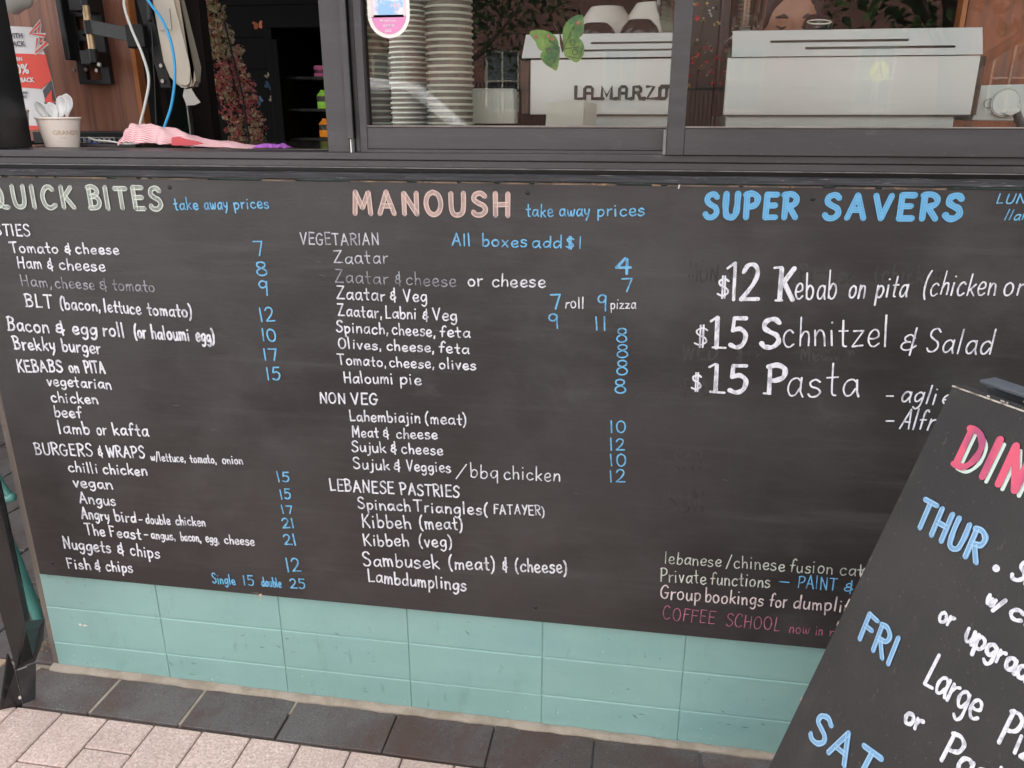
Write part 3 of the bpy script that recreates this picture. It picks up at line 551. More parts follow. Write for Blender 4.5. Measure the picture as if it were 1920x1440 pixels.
 ([('8', 0.4329, 0.8378, 0.4537, 0.8388, 0.0271)], 'blue', 0.0033, 0),
 ([('8', 0.4315, 0.8007, 0.4524, 0.8018, 0.0275)], 'blue', 0.0033, 0),
 ([('10', 0.4268, 0.719, 0.4561, 0.7209, 0.0252)], 'blue', 0.0033, 0),
 ([('12', 0.4272, 0.6823, 0.4537, 0.6842, 0.0234)], 'blue', 0.0034, 0),
 ([('10', 0.4295, 0.6498, 0.4593, 0.6519, 0.0259)], 'blue', 0.0034, 0),
 ([('12', 0.4289, 0.6142, 0.4588, 0.6165, 0.0252)], 'blue', 0.0034, 0),
 ([('4', 0.4231, 1.0266, 0.4496, 1.0274, 0.0269)], 'blue', 0.0057, 0)]
HEADS=[([('QUICK', -0.8133, 1.1242, -0.6293, 1.1248, 0.0398), ('BITES', -0.5961, 1.1249, -0.445, 1.1254, 0.0389)], 'headcream', 0.009, 0),
 ([('MANOUSH', -0.0605, 1.1244, 0.23, 1.1259, 0.0388)], 'headpink', 0.0087, 0),
 ([('SUPER', 0.5725, 1.1296, 0.7227, 1.1315, 0.0388), ('SAVERS', 0.7685, 1.132, 0.9809, 1.1347, 0.0379)], 'headblue', 0.0099, 0)]
OFFERS=[([('$', 0.6034, 0.991, 0.6255, 0.9917, 0.0348)], 'white', 0.0031, 0),
 ([('1', 0.6296, 0.9861, 0.637, 0.9864, 0.0645)], 'white', 0.0064, 0),
 ([('2', 0.6443, 0.9866, 0.6744, 0.9877, 0.0625)], 'white', 0.0069, 0),
 ([('K', 0.7078, 0.9889, 0.733, 0.9897, 0.0542)], 'white', 0.0081, 0),
 ([('$', 0.5702, 0.8989, 0.5957, 0.9, 0.0364)], 'white', 0.0032, 0),
 ([('1', 0.6053, 0.8974, 0.6185, 0.898, 0.0555)], 'white', 0.0085, 0),
 ([('5', 0.6335, 0.8987, 0.6614, 0.9, 0.0533)], 'white', 0.0075, 0),
 ([('S', 0.6882, 0.9012, 0.7186, 0.9026, 0.0509)], 'white', 0.0092, 0),
 ([('$', 0.5715, 0.8137, 0.5907, 0.8147, 0.0318)], 'white', 0.0033, 0),
 ([('1', 0.6101, 0.8137, 0.6244, 0.8145, 0.0514)], 'white', 0.0086, 0),
 ([('5', 0.6398, 0.8132, 0.6702, 0.8149, 0.0512)], 'white', 0.0081, 0),
 ([('P', 0.7069, 0.8159, 0.7368, 0.8175, 0.0527)], 'white', 0.0089, 0)]
GHOST=[([('MON', 0.5516, 1.0143, 0.6023, 1.0159, 0.0323), ('$12', 0.6179, 1.0164, 0.6615, 1.0178, 0.0321), ('Burger', 0.7421, 1.0203, 0.83, 1.0231, 0.0316), ('(chicken', 0.8646, 1.0242, 0.9753, 1.0278, 0.0311)], 'ghost', 0.0032, 0),
 ([('WED', 0.5502, 0.8705, 0.6139, 0.8734, 0.0324), ('$12', 0.6468, 0.8748, 0.6934, 0.8769, 0.032), ('Medium', 0.7578, 0.8798, 0.8483, 0.8839, 0.0316)], 'ghost', 0.0033, 0),
 ([('THUR', 0.5548, 0.8012, 0.6242, 0.8051, 0.0313)], 'ghost', 0.0034, 0),
 ([('SAT', 0.5489, 0.6505, 0.6087, 0.6549, 0.0378)], 'ghost', 0.0035, 0),
 ([('SUN', 0.5444, 0.5607, 0.6136, 0.5642, 0.0415)], 'ghost', 0.0041, 0)]
SIGNTEXT=[('THUR', (0.0431, 0.8132), (0.1437, 0.8093), -0.0025, 0.0387, 'signblue', 0.0075), ('FRI', (0.0422, 0.6303), (0.1032, 0.6266), -0.0037, 0.039, 'signblue', 0.007), ('SAT', (0.0407, 0.4604), (0.1487, 0.4721), -0.0004, 0.0423, 'signblue', 0.008), ('Schnitzel', (0.1881, 0.815), (0.3056, 0.8182), 0.0058, 0.0271, 'signwhite', 0.0048), ('w/', (0.1756, 0.7725), (0.195, 0.768), 0.0003, 0.0186, 'signwhite', 0.005), ('chips', (0.2077, 0.7716), (0.2885, 0.7791), -0.0015, 0.0229, 'signwhite', 0.005), ('or', (0.1319, 0.7181), (0.1517, 0.7198), -0.0014, 0.0233, 'signwhite', 0.005), ('upgrade', (0.1727, 0.7164), (0.2722, 0.7147), -0.0038, 0.0287, 'signwhite', 0.005), ('Large', (0.1533, 0.6363), (0.2308, 0.6394), -0.0025, 0.0429, 'signwhite', 0.0045), ('Pizza', (0.261, 0.6342), (0.3363, 0.6412), -0.0006, 0.0429, 'signwhite', 0.005), ('or', (0.1523, 0.5769), (0.1758, 0.5801), -0.0027, 0.0262, 'signwhite', 0.005), ('Pasta', (0.214, 0.5691), (0.3089, 0.58), -0.0024, 0.0393, 'signwhite', 0.005), ('.', (0.1669, 0.8148), (0.1713, 0.815), -0.0019, 0.0187, 'signwhite', 0.009), ('DINNER', (0.0552, 0.9124), (0.267, 0.9137), -0.0013, 0.0529, 'signpink', 0.0095)]
SIGN_ORIGIN=(0.5778,-0.4893,0.0000)
SIGN_W=(0.5004,-0.8658,-0.0000)
SIGN_UP=(0.3241,0.1873,0.9273)
SIGN_N=(-0.8028,-0.4641,0.3744)
SIGN_TOP=1.0091

# ================================================================== GROUND
ground = MB().box(-60, 60, -90, 12, -.5, -.012).build('ground', M['ground']); tag(ground, kind='structure')
road = MB().box(-60, 60, -11.5, -3.6, -.0119, -.006).build('road', M['asphalt']); tag(road, kind='structure')
GT = lambda x: -.010 * x - .002            # the footpath falls slightly to the right
pav = MB().box(-2.6, 2.6, -3.5, -.137, -.011, -.0065).xf(lambda v: Vector((v.x, v.y, v.z + GT(v.x)))).build('pavement', M['joint']); tag(pav, kind='structure')
pm = {}
def slab_piece(name, x0, x1, y0, y1, zt, th, m, parent, bev=.002, label=None):
    k = (name, round(x1 - x0, 3), round(y1 - y0, 3)); cx, cy = (x0 + x1) / 2, (y0 + y1) / 2; hx, hy = (x1 - x0) / 2, (y1 - y0) / 2
    if k not in pm:
        o = MB().box(-hx, hx, -hy, hy, -th, 0).build(name, m, None, bevel=bev, seg=1); pm[k] = o.data
    else: o = bpy.data.objects.new(name, pm[k]); COL.objects.link(o)
    o.location = (cx, cy, zt + random.uniform(-.0008, .0008)); o.rotation_euler = (random.uniform(-.003, .003), .010 + random.uniform(-.003, .003), random.uniform(-.004, .004)); o.parent = parent
    return o
for ci in range(-13, 17):
    xa = -.783 + ci * .1145
    if not -2.3 < xa < 2.0: continue
    off = {0: .0, 1: -.04, 2: .10}[ci % 3] if ci % 2 else .04 + random.uniform(-.01, .01)
    y = -.142
    first = .032 + (ci % 4) * .055 if ci % 2 else .145
    for k in range(5):
        ln = first if k == 0 else .226
        y1 = y; y0 = y - ln
        slab_piece('paver', xa + .0018, xa + .1127, y0 + .0015, y1 - .0015, GT(xa + .057), .03, M['paver'], pav, .0025)
        y = y0
        if y < -1.05: break

edging = MB().box(-2.0, 2.6, -.137, -.004, -.02, -.009).xf(lambda v: Vector((v.x, v.y, v.z + GT(v.x)))).build('stone_edging', M['joint'])
tag(edging, kind="structure")
for xj in (-.945, -.722, -.500, -.271): MB().box(xj - .0045, xj + .0045, -.132 if xj != -.271 else -.06, -.01, -.02, -.0005 + GT(xj)).build('mortar_joint', M['mortar'], edging)
EX = [-1.62, -1.39, -1.16, -.945, -.722, -.500, -.271, -.029, .197, .42, .647, .875, 1.10, 1.33, 1.56, 1.79]
for i in range(len(EX) - 1):
    g = .0018 if i in (6, 7, 8, 9) else .0038
    slab_piece('edging_slab', EX[i] + g, EX[i + 1] - g, -.136 - random.uniform(0, .003), -.017 - random.uniform(0, .004), GT((EX[i] + EX[i + 1]) / 2) + .0012, .028, M['slab'], edging, .0014)
ms = MB()
n = 90
top = []; bot = []
for i in range(n + 1):
    x = -.91 + 2.7 * i / n; z = GT(x)
    top.append((x, -.0035, z + .011 + random.uniform(-.0012, .0012) - .004 * max(0, x))); bot.append((x, -.019 - random.uniform(0, .004), z + .0045))
V = []
for i in range(n + 1): V += [top[i], ((top[i][0]), (top[i][1] + bot[i][1]) / 2, (top[i][2] + bot[i][2]) / 2 + .0015 + random.uniform(-.001, .001)), bot[i], (bot[i][0], bot[i][1], -.03)]
ms.add(V, [(4 * i + j, 4 * i + j + 1, 4 * i + 5 + j, 4 * i + 4 + j) for i in range(n) for j in range(3)])
mo = ms.build('mortar_strip', M['mortar'], edging)
# ground beyond the left end of the wall: slabs, mortar and old bricks
side = MB().box(-4.2, -.9, -.003, 2.6, -.02, -.004).build('side_path', M['mortar']); tag(side, kind='structure')
for j in range(12):
    for i in range(7):
        slab_piece('edging_slab', -2.56 + i * .235 + .004, -2.56 + (i + 1) * .235 - .004, .01 + j * .235 + (.08 if i % 2 else 0), .24 + j * .235 + (.08 if i % 2 else 0), .006, .02, M['slab'], side, .003)
for j in range(3):
    for i in range(5):
        slab_piece('paving_brick', -1.62 + i * .118 , -1.62 + i * .118 + .113, -.13 + j * .0, -.0, .012, .02, M['tan_brick'], side, .003) if j == 0 else None

# ================================================================== CAFE FRONT
wall = thing('painted_brick_wall', 'teal painted stack-bonded brick wall below the black menu board', 'wall', (.45, .05, 0))
MB().box(-.8975, 2.0, -.0005, .11, -.02, 1.184).build('wall_core', M['green'], wall)
bxs = [-.8975] + [-.6 + .3 * i for i in range(9)]
bm_cache = {}
def wall_brick(x0, x1, z0, z1):
    k = (round(x1 - x0, 4), round(z1 - z0, 4))
    if k not in bm_cache:
        hx, hz = (x1 - x0) / 2, (z1 - z0) / 2
        fr = [(-hx + .0014, 0, -hz + .0012), (hx - .0014, 0, -hz + .0012), (hx - .0014, 0, hz - .0034), (-hx + .0014, 0, hz - .0034)]
        md = [(-hx + .0002, .0005, -hz + .0002), (hx - .0002, .0005, -hz + .0002), (hx - .0002, .0018, hz - .0006), (-hx + .0002, .0018, hz - .0006)]
        bk_ = [(-hx, .02, -hz), (hx, .02, -hz), (hx, .02, hz), (-hx, .02, hz)]
        ring = lambda a: [(a + i, a + (i + 1) % 4, a + 4 + (i + 1) % 4, a + 4 + i)[::-1] for i in range(4)]
        o = MB().add(fr + md + bk_, [(0, 1, 2, 3)] + ring(0) + ring(4)).build('brick', M['green']); bm_cache[k] = o.data
    else: o = bpy.data.objects.new('brick', bm_cache[k]); COL.objects.link(o)
    o.parent = wall; o.location = Vector(((x0 + x1) / 2, -.0028 + random.uniform(-.0003, .0003), (z0 + z1) / 2)) - wall.location
    o.rotation_euler = (random.uniform(-.003, .003), 0, random.uniform(-.0012, .0012))
for (z0, z1) in ((-.015, .082), (.082, .1828), (.1828, .283)):
    for i in range(len(bxs) - 1): wall_brick(bxs[i] + .0004, bxs[i + 1] - .0004, z0 + .0008, z1 - .0004)
# scuffs and paint chips
sc = MB()
def chip(px, pz, l, w, ang):
    d = Vector((math.cos(ang), 0, math.sin(ang))); p = Vector((px, -.0054, pz)); q = d.cross(Vector((0, 1, 0)))
    sc.add([p - d * l, p + q * w * .6, p + d * l, p - q * w * .5], [(0, 1, 2, 3)])
for p in [(-0.3957,0.1583),(-0.2870,0.1621),(-0.3101,0.1376),(-0.2747,0.1271),(-0.1659,0.1890),(-0.1479,0.1394),(-0.0831,0.1255),(-0.1106,0.0471),(-0.1086,0.0384),(-0.5298,0.0634),(-0.5397,0.0316),(-0.5899,0.0560),(0.1350,0.2262),(0.4878,0.1235),(0.4740,0.0478),(0.6894,0.0916),(0.7032,0.0597),(0.7742,0.0697),(0.7380,0.0561),(0.5050,0.0535),(0.5184,0.0611),(-0.3514,0.1312),(-0.3414,0.1631)]:
    chip(p[0], p[1], random.uniform(.004, .011), random.uniform(.0008, .0018), random.uniform(-.9, .3))
for _ in range(60): chip(random.uniform(-.88, .8), random.uniform(.0, .26), random.uniform(.001, .005), random.uniform(.0004, .0012), random.uniform(-1.5, 1.5))
ch = sc.build('scuff_marks', mat('dark_scuff', (.07, .09, .08), .7), wall)
wc = MB(); c0 = Vector((-0.8040,-0.0042,0.1415))
for k in range(7):
    q = c0 + Vector((random.uniform(-.010, .010), 0, random.uniform(-.0015, .0015)))
    wc.add([(q.x + .006 * math.cos(a * PI / 4) * random.uniform(.5, 1.1), -.0058 - k * .0001, q.z + .003 * math.sin(a * PI / 4) * random.uniform(.6, 1.1)) for a in range(8)], [tuple(range(8))])
for _ in range(30):
    x = random.uniform(-.88, .75); z = random.uniform(.004, .05) if random.random() < .7 else random.uniform(.05, .25); r = random.uniform(.0005, .0014)
    wc.add([(x + r * math.cos(a), -.0057, z + r * math.sin(a)) for a in (0, 1, 2.2, 3.3, 4.4, 5.4)], [tuple(range(6))])
wc.build('bare_plaster_chips', mat('bare_plaster', (.75, .66, .60), .8), wall)
# weathered timber and dark gaps at the wall's left end
jm = thing('timber_door_jamb', 'weathered tan timber jamb behind the left end of the menu board', 'door jamb', (-.93, .02, 0))
MB().box(-.912, -.8985, .000, .05, .0, 1.6).build('jamb_post', M['tan_timber'], jm)
MB().box(-.960, -.918, .10, .14, .02, 1.6).build('jamb_post', M['tan_timber'], jm)
MB().box(-.935, -.914, .052, .10, .0, .56).build('jamb_strip', M['green'], jm)

# menu board
board = thing('menu_board', 'long black painted menu board covered in handwritten prices', 'menu board', (.3, 0, .277))
ZB, ZT = .2768, 1.1815
MB().box(-.886, 2.0, -.012, -.0065, ZB, ZT).build('board_panel', M['board'], board, bevel=.0008)
MB().box(-.8975, -.887, -.010, -.004, ZB, ZT).build('edge_strip', M['tan_timber'], board)
re = MB()
x = -.88
while x < 1.9:
    l = random.uniform(.01, .12)
    if random.random() < .8: re.box(x, x + l, -.0122 - random.uniform(0, .0006), -.0100, ZT - random.uniform(.0, .0012), ZT + random.uniform(.0012, .0026))
    x += l + random.uniform(0, .02)
re.build('worn_top_edge', M['rawedge'], board)
FB = lambda u, v, o: (u, -.012 - o, v)
def board_line(words, key, pen, sl, nm='lettering', label=None, multi=None, mats=None, gap=.18, jit=1.35):
    ink = {'main': Ink(FB, .00012 if key == 'ghost' else .0010), 'line': Ink(lambda u, v, o: (u, -.0127 - o, v))}
    for t, x0, z0, x1, z1, h in words: write(ink, t, (x0, z0), (x1, z1), h, pen, sl, multi=multi, gap=gap, jit=jit)
    mt = mats or (M[key], None)
    ob = ink['main'].m.build(nm, mt[0], board)
    if label: ob['label'] = label
    if multi: ink['line'].m.build(nm + '_outline', mt[1], ob)
    return ob
CN = {'white': 'white', 'pale': 'faded white', 'grey': 'faint grey', 'blue': 'sky blue', 'cream': 'cream', 'blush': 'blush white', 'pink': 'pink', 'ghost': 'rubbed-out'}
for words, key, pen, sl in BOARD:
    txt = ' '.join(w[0] for w in words)
    board_line(words, key, pen * .84, sl, label='%s handwriting reading %s' % (CN[key], txt))
for words, key, pen, sl in HEADS:
    fill, line = M[key + '_fill'], M[key + '_line']; txt = ' '.join(w[0] for w in words)
    for t, x0, z0, x1, z1, h in words:
        ink = {'main': Ink(FB), 'line': Ink(lambda u, v, o: (u, -.0128 - o, v))}
        write(ink, t, (x0, z0), (x1, z1), h, pen, 0, multi=(-.42, .42) if key != 'headblue' else (-.38, 0, .38), gap=.30, jit=.5)
        hd = ink['main'].m.build('heading', fill, board); hd['label'] = 'thick painted heading reading ' + t
        ink['line'].m.build('heading_outline', line, hd)
for words, key, pen, sl in OFFERS: board_line(words, 'white', pen, sl, 'bold_lettering', 'bold white %s painted with thick strokes' % words[0][0], jit=.5)
# serifs of the big figures
def serif(a, b, w):
    sf = Ink(FB, .0013); sf.stroke([a, b], w); sf.m.build('serif', M['white'], board)
for a, b in [([(0.6034,0.8974),(0.6261,0.8974)]), ([(0.6063,0.8124),(0.6313,0.8117)]), ([(0.5968,0.9459),(0.6073,0.9541)]), ([(0.6007,0.8597),(0.6107,0.8663)]), ([(0.6175,1.0419),(0.6277,1.0507)]), ([(0.7014,0.8145),(0.7128,0.8141)]), ([(0.7043,0.9878),(0.7151,0.9882)]), ([(0.6966,1.0451),(0.7090,1.0464)])]: serif(a, b, .0042)
for words, key, pen, sl in GHOST:
    for w_ in words: board_line([w_], 'ghost', pen, sl, 'old_lettering', 'rubbed-out dark lettering reading ' + w_[0])
# screws
def screw(p, r=.0045, parent=board):
    s = MB().lathe([(0, -.0005), (r * .6, -.0002), (r, .0006), (r * 1.05, .0014)], (p[0], -.0128, p[1]), 12, (0, 1, 0))
    s.build('screw', M['black'], parent, smooth=True)
for p in [(-0.4234,1.1666),(0.2626,1.1665),(0.7467,1.1638),(-0.8468,0.3099),(0.2852,0.3118),(-0.3371,0.2824)]: screw(p)
sm = MB()
for p in [(-0.3979,0.6723),(-0.4750,0.7226),(-0.0565,0.7468),(0.3637,0.5850),(-0.6246,0.4081),(-0.7651,0.7541),(0.6480,0.6356),(0.0908,0.9071),(-0.1383,1.0323),(-0.1318,1.0070)]: chip_l = random.uniform(.004, .012); a = random.uniform(-.6, .6); sm.add([(p[0] - chip_l, -.0124, p[1]), (p[0], -.0124, p[1] + .0006), (p[0] + chip_l, -.0124, p[1] + chip_l * a), (p[0], -.0124, p[1] - .0006)], [(0, 1, 2, 3)])
sm.build('scratch_marks', mat('pale_scratch', (.12, .11, .11), .6), board)
tk = Ink(FB); tk.stroke([(0.5255,1.1836),(0.5241,1.1774)], .003); tk.m.build('paint_drip', M['white'], board)
sp = MB(); q = Vector((-0.3357,-0.0125,0.2815))
for a, l in ((3.1, .022), (4.6, .022), (5.4, .012), (4.2, .012)): sp.add([(q.x - .002, q.y - .0004 * a / 3, q.z), (q.x + l * math.cos(a), q.y - .0004, q.z + l * math.sin(a)), (q.x + .002, q.y - .0004, q.z + .001)], [(0, 1, 2)])
sp.build('splinter', mat('splintered_timber', (.52, .38, .26), .8), board)

# timber strip and aluminium sill
trim = thing('timber_trim', 'narrow worn black timber strip between the menu board and window sill', 'trim', (.3, 0, 1.185))
MB().box(-1.0, 2.0, -.018, .01, 1.1850, 1.1985).build('strip', M['oldwood'], trim, bevel=.0015)
sill = thing('window_sill', 'long grooved charcoal aluminium sill track under both windows', 'window sill', (.3, 0, 1.2))
MB().box(-1.0, 2.0, -.006, .09, 1.1986, 1.206).build('drip_groove', M['gap_shade'], sill)
MB().box(-1.0, 2.0, -.022, .0, 1.2062, 1.2076).build('sill_lip', M['frame_edge'], sill)
MB().box(-1.0, 2.0, -.021, .09, 1.2078, 1.2196).build('sill_rail', M['frame'], sill, bevel=.001)
MB().box(-1.0, 2.0, -.016, .09, 1.2196, 1.2206).build('groove', M['gap_shade'], sill)
MB().box(-1.0, 2.0, -.023, .09, 1.2207, 1.2325).build('sill_rail', M['frame'], sill, bevel=.001)
# ---- window frames
FY0, FY1 = -.016, .04
ZTOP = 2.75
win = thing('servery_window', 'charcoal aluminium sliding servery windows above the menu board', 'window', (.5, 0, 1.2325))
JX = -0.7877
MB().box(-1.0, JX, -.004, .10, 1.2326, ZTOP).build('jamb', M['frame_dark'], win, bevel=.001)
for dx in (.006, .026): MB().box(JX - .012 - dx, JX - .010 - dx, -.0052, -.004, 1.2326, ZTOP).build('jamb_ridge', M['frame'], win)
zs = 1.2326
MB().box(-.0995, -.0585, -.018, .05, zs, ZTOP).build('stile', M['frame'], win, bevel=.0012)
MB().box(-.0585, -.0505, -.0, .05, zs, ZTOP).build('stile_gap', M['gap_shade'], win)
MB().box(-.0612, -.0495, -.024, -.0182, 1.2560, ZTOP).build('cover_strip', M['frame'], win, bevel=.0008)
MB().box(-.0572, -.0552, -.019, -.0002, zs, 1.2555).build('bare_edge', mat('bare_aluminium', (.6, .6, .6), .35, metal=.6), win)
MB().box(-.0500, -.0415, -.008, .05, zs, ZTOP).build('stile', M['frame'], win, bevel=.001)
sash = []
# middle sash
ms_ = MB(); ms_.box(-.0410, -.0270, -.012, .02, zs + .0001, ZTOP); ms_.build('sash_stile', M['frame'], win, bevel=.001)
MB().box(-.0268, .4985, -.012, .02, zs + .0062, 1.2756).build('bottom_rail', M['frame'], win, bevel=.001)
MB().box(-.0268, .4985, -.016, .02, zs, zs + .0058).build('bottom_rail_foot', M['frame'], win, bevel=.0006)
MB().box(-.0268, .4985, -.013, -.004, 1.2757, 1.2790).build('glazing_bead', M['gutter'], win, bevel=.001)
MB().add([(-.0268, .004, 1.277), (.4985, .004, 1.277), (.4985, .004, ZTOP), (-.0268, .004, ZTOP)], [(0, 1, 2, 3)]).build('pane', M['glass'], win)
MB().box(.4935, .4990, -.024, -.012, zs, 1.2735).build('end_bracket', M['frame_edge'], win, bevel=.0008)
# right sash sits a little forward
MB().box(.4994, .5275, -.030, .02, zs, ZTOP).build('meeting_stile', M['frame'], win, bevel=.001)
MB().box(.5276, 2.0, -.029, .02, zs + .0002, 1.2756).build('bottom_rail', M['frame'], win, bevel=.001)
MB().box(.5276, 2.0, -.030, -.016, 1.2757, 1.2785).build('glazing_bead', M['gutter'], win, bevel=.001)
MB().add([(.5276, -.012, 1.277), (2.0, -.012, 1.277), (2.0, -.012, ZTOP), (.5276, -.012, ZTOP)], [(0, 1, 2, 3)]).build('pane', M['glass'], win)
MB().box(-1.0, 2.0, -.03, .06, ZTOP, ZTOP + .06).build('head_rail', M['frame'], win, bevel=.002)
up = MB().box(-1.05, 3.2, -.02, .12, ZTOP + .06, 4.2); fasc = up.build('fascia', M['frame_dark']); tag(fasc, 'dark fascia wall above the servery windows', 'wall')
# ---- room shell
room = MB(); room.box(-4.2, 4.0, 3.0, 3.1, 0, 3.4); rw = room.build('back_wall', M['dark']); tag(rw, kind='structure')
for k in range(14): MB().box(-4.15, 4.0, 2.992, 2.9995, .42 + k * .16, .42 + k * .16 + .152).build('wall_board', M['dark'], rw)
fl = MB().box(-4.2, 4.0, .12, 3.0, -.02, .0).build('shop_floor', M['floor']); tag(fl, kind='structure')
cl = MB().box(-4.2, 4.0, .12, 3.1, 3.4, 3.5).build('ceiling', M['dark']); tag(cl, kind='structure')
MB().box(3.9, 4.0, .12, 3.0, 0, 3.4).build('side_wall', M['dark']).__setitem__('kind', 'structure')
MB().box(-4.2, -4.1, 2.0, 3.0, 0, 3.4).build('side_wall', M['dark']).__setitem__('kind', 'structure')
bar = thing('service_counter', 'dark stone counter running behind the sill and windows', 'counter', (.4, .4, 0))
MB().box(-.92, 1.95, .092, .62, 1.205, 1.2322).build('worktop', M['counter'], bar, bevel=.002)
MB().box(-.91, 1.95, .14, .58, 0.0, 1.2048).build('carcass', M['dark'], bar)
MB().box(JX, -.10, .0902, .0935, 1.2325, 1.2338).build('front_edge', M['tan_timber'], bar)

# ---- left opening: timber panel, bracket, screen, cables
pan = thing('timber_panel', 'reddish brown timber veneer panel behind the tv bracket', 'wall panel', (-1.2, .45, 1.2))
MB().box(-1.9, -.762, .45, .47, 1.235, ZTOP).build('veneer', M['timber'], pan)
MB().box(-.7615, -.750, .445, .472, 1.235, ZTOP).build('edge_strip', M['edge_orange'], pan)
dg = thing('dark_glass_screen', 'dark glass panel behind the hanging cables right of the timber', 'glass panel', (-.7, .5, 1.2))
MB().box(-.7495, -.665, .50, .505, 1.235, ZTOP).build('pane', M['smoke_glass'], dg)
MB().box(-.664, -.660, .495, .51, 1.235, ZTOP).build('edge_trim', M['steel'], dg)
MB().box(-0.7432, -0.6691, .62, .66, 1.0, 2.4).build('curtain_post', M['darkbrown']); cp = bpy.data.objects['curtain_post']; tag(cp, 'dark brown post between the glass panel and flower garland', 'post')
# bracket
BRY = .36
br = thing('tv_bracket', 'black steel swing-arm tv bracket with brass bushes on timber panel', 'bracket', (-0.8290,0.3600,1.4539))
hx = lambda a, b: (a, b)
bx0, bx1 = -0.8987, -0.8149; bz0, bz1 = 1.3672, 1.6152
def zz(px): return 1.5480 + (1.4343 - 1.5480) * px / 100
plate = MB().holes(bx0, bx1, bz0, bz1, [(bx0 + .022, bx1 - .022, zz(150), zz(124)), (bx0 + .016, bx1 - .026, zz(98), zz(75)), (bx0 + .016, bx1 - .026, zz(53), zz(28)), (bx0 + .03, bx1 - .034, zz(65), zz(61))], .430, .446)
plate.build('wall_plate', M['black'], br, bevel=.001)
MB().box(bx0 - .010, bx0 + .004, .405, .446, zz(112), bz1).build('plate_flange', M['black'], br, bevel=.002)
def cyl(name, m, a, b, r, parent, k=16): return MB().tube([a, b], r, k).build(name, m, parent, smooth='auto')
def PW(t): return Vector(t)
ax_top = PW((-0.8002,0.3700,1.5870)); ax = lambda py: Vector((-0.8076, .37, 1.5434 + (1.4318 - 1.5434) * py / 100))
cyl('hinge_pin', M['brass'], ax(-30), ax(105), .0082, br)
for a, b in ((-40, 10), (38, 64), (92, 118)): cyl('hinge_sleeve', M['black'], ax(a), ax(b), .0108, br)
MB().box(ax(0).x - .035, ax(0).x - .003, .36, .43, zz(24), zz(-12)).build('hinge_block', M['black'], br, bevel=.002)
MB().box(ax(0).x - .028, ax(0).x - .003, .36, .43, zz(124), zz(97)).build('hinge_block', M['black'], br, bevel=.002)
a0 = ax(51); a1 = Vector((-0.6400,0.3000,1.4576))
av = (a1 - a0); MB().obox(a0 + Vector((0, -.004, -.013)), av, Vector((0, .010, 0)), Vector((0, 0, .030))).build('arm', M['black'], br, bevel=.001)
MB().box(a1.x - .028, a1.x + .014, .29, .315, a1.z - .022, a1.z + .026).build('arm_knuckle', M['black'], br, bevel=.003)
MB().obox(Vector((-0.6585,0.3300,1.5570)), Vector((.026, 0, 0)), Vector((0, .01, 0)), Vector((-0.6238,0.3300,1.3545)) - Vector((-0.6585,0.3300,1.5570))).build('screen_rail', M['black'], br, bevel=.001)
MB().obox(Vector((-0.6292,0.3250,1.5452)), Vector((.006, 0, 0)), Vector((0, .01, 0)), Vector((-0.6016,0.3250,1.3598)) - Vector((-0.6292,0.3250,1.5452))).build('screen_rail', M['black'], br, bevel=.001)
for p in ((-0.9078,0.4280,1.3998), (-0.8751,0.4280,1.4007), (-0.8473,0.4280,1.3981), (-0.6129,0.3220,1.4010), (-0.6140,0.3220,1.3688), (-0.7905,0.3600,1.4069)): MB().lathe([(0, 0), (.0042, 0), (.0048, .002), (.0048, .005)], p, 10, (0, 1, 0)).build('bolt', M['steel'], br, smooth='auto')
# screen seen from behind (edge-on)
scn = thing('display_screen', 'yellowed back of a display screen hanging on the bracket', 'screen', (-0.5559,0.3000,1.4458))
def quadprism(pts, y0, y1): return MB().prism(list(pts), y0, y1)
quadprism([(-0.5989,1.5708),(-0.5439,1.5696),(-0.5169,1.3963),(-0.5244,1.3605),(-0.5358,1.3517),(-0.5532,1.3540),(-0.5763,1.3695),(-0.5883,1.4078)], .29, .33).build('housing', M['screen_back'], scn, bevel=.006, seg=3, smooth='auto')
quadprism([(-0.5410,1.5688),(-0.5289,1.5685),(-0.5103,1.3689),(-0.5197,1.3559),(-0.5272,1.3559),(-0.5123,1.3906)], .285, .289).build('bezel_edge', mat('brown_plastic_edge', (.30, .23, .16), .5), scn)
quadprism([(-0.5849,1.5105),(-0.5538,1.5120),(-0.5549,1.4713),(-0.5826,1.4696)], .2868, .2885).build('sticker', M['label'], scn)
tagp = MB(); tagp.prism([(-0.5391,1.3493),(-0.5212,1.3514),(-0.5133,1.3360),(-0.5037,1.3228),(-0.5171,1.3173),(-0.5375,1.3162),(-0.5435,1.3361)], .2795, .2800); tagp.build('hanging_tag', M['label'], scn)
# cables
def cable(name, pts, r, m, label, cat='cable'):
    o = MB().tube(smooth_pts(pts, 8), r, 8).build(name, m, None, smooth=True); tag(o, label, cat); return o
cable('power_cable', [(-0.6423,0.2800,1.5602), (-0.6466,0.2700,1.5179), (-0.6307,0.2600,1.4698), (-0.6069,0.2500,1.4162), (-0.5946,0.2400,1.3677), (-0.6047,0.2300,1.3190), (-0.6179,0.2200,1.2753), (-0.6147,0.2000,1.2461)], .0029, M['cable_white'], 'thick pale grey cable curving down into the red chevron cloth')
cable('network_cable', [(-0.6058,0.2700,1.5478), (-0.5776,0.2600,1.5154), (-0.5480,0.2500,1.4779), (-0.5308,0.2400,1.4304), (-0.5265,0.2300,1.3774), (-0.5365,0.2200,1.3187), (-0.5531,0.2100,1.2745), (-0.5624,0.2000,1.2463)], .0030, M['cable_blue'], 'bright blue cable hanging in front of the display screen')
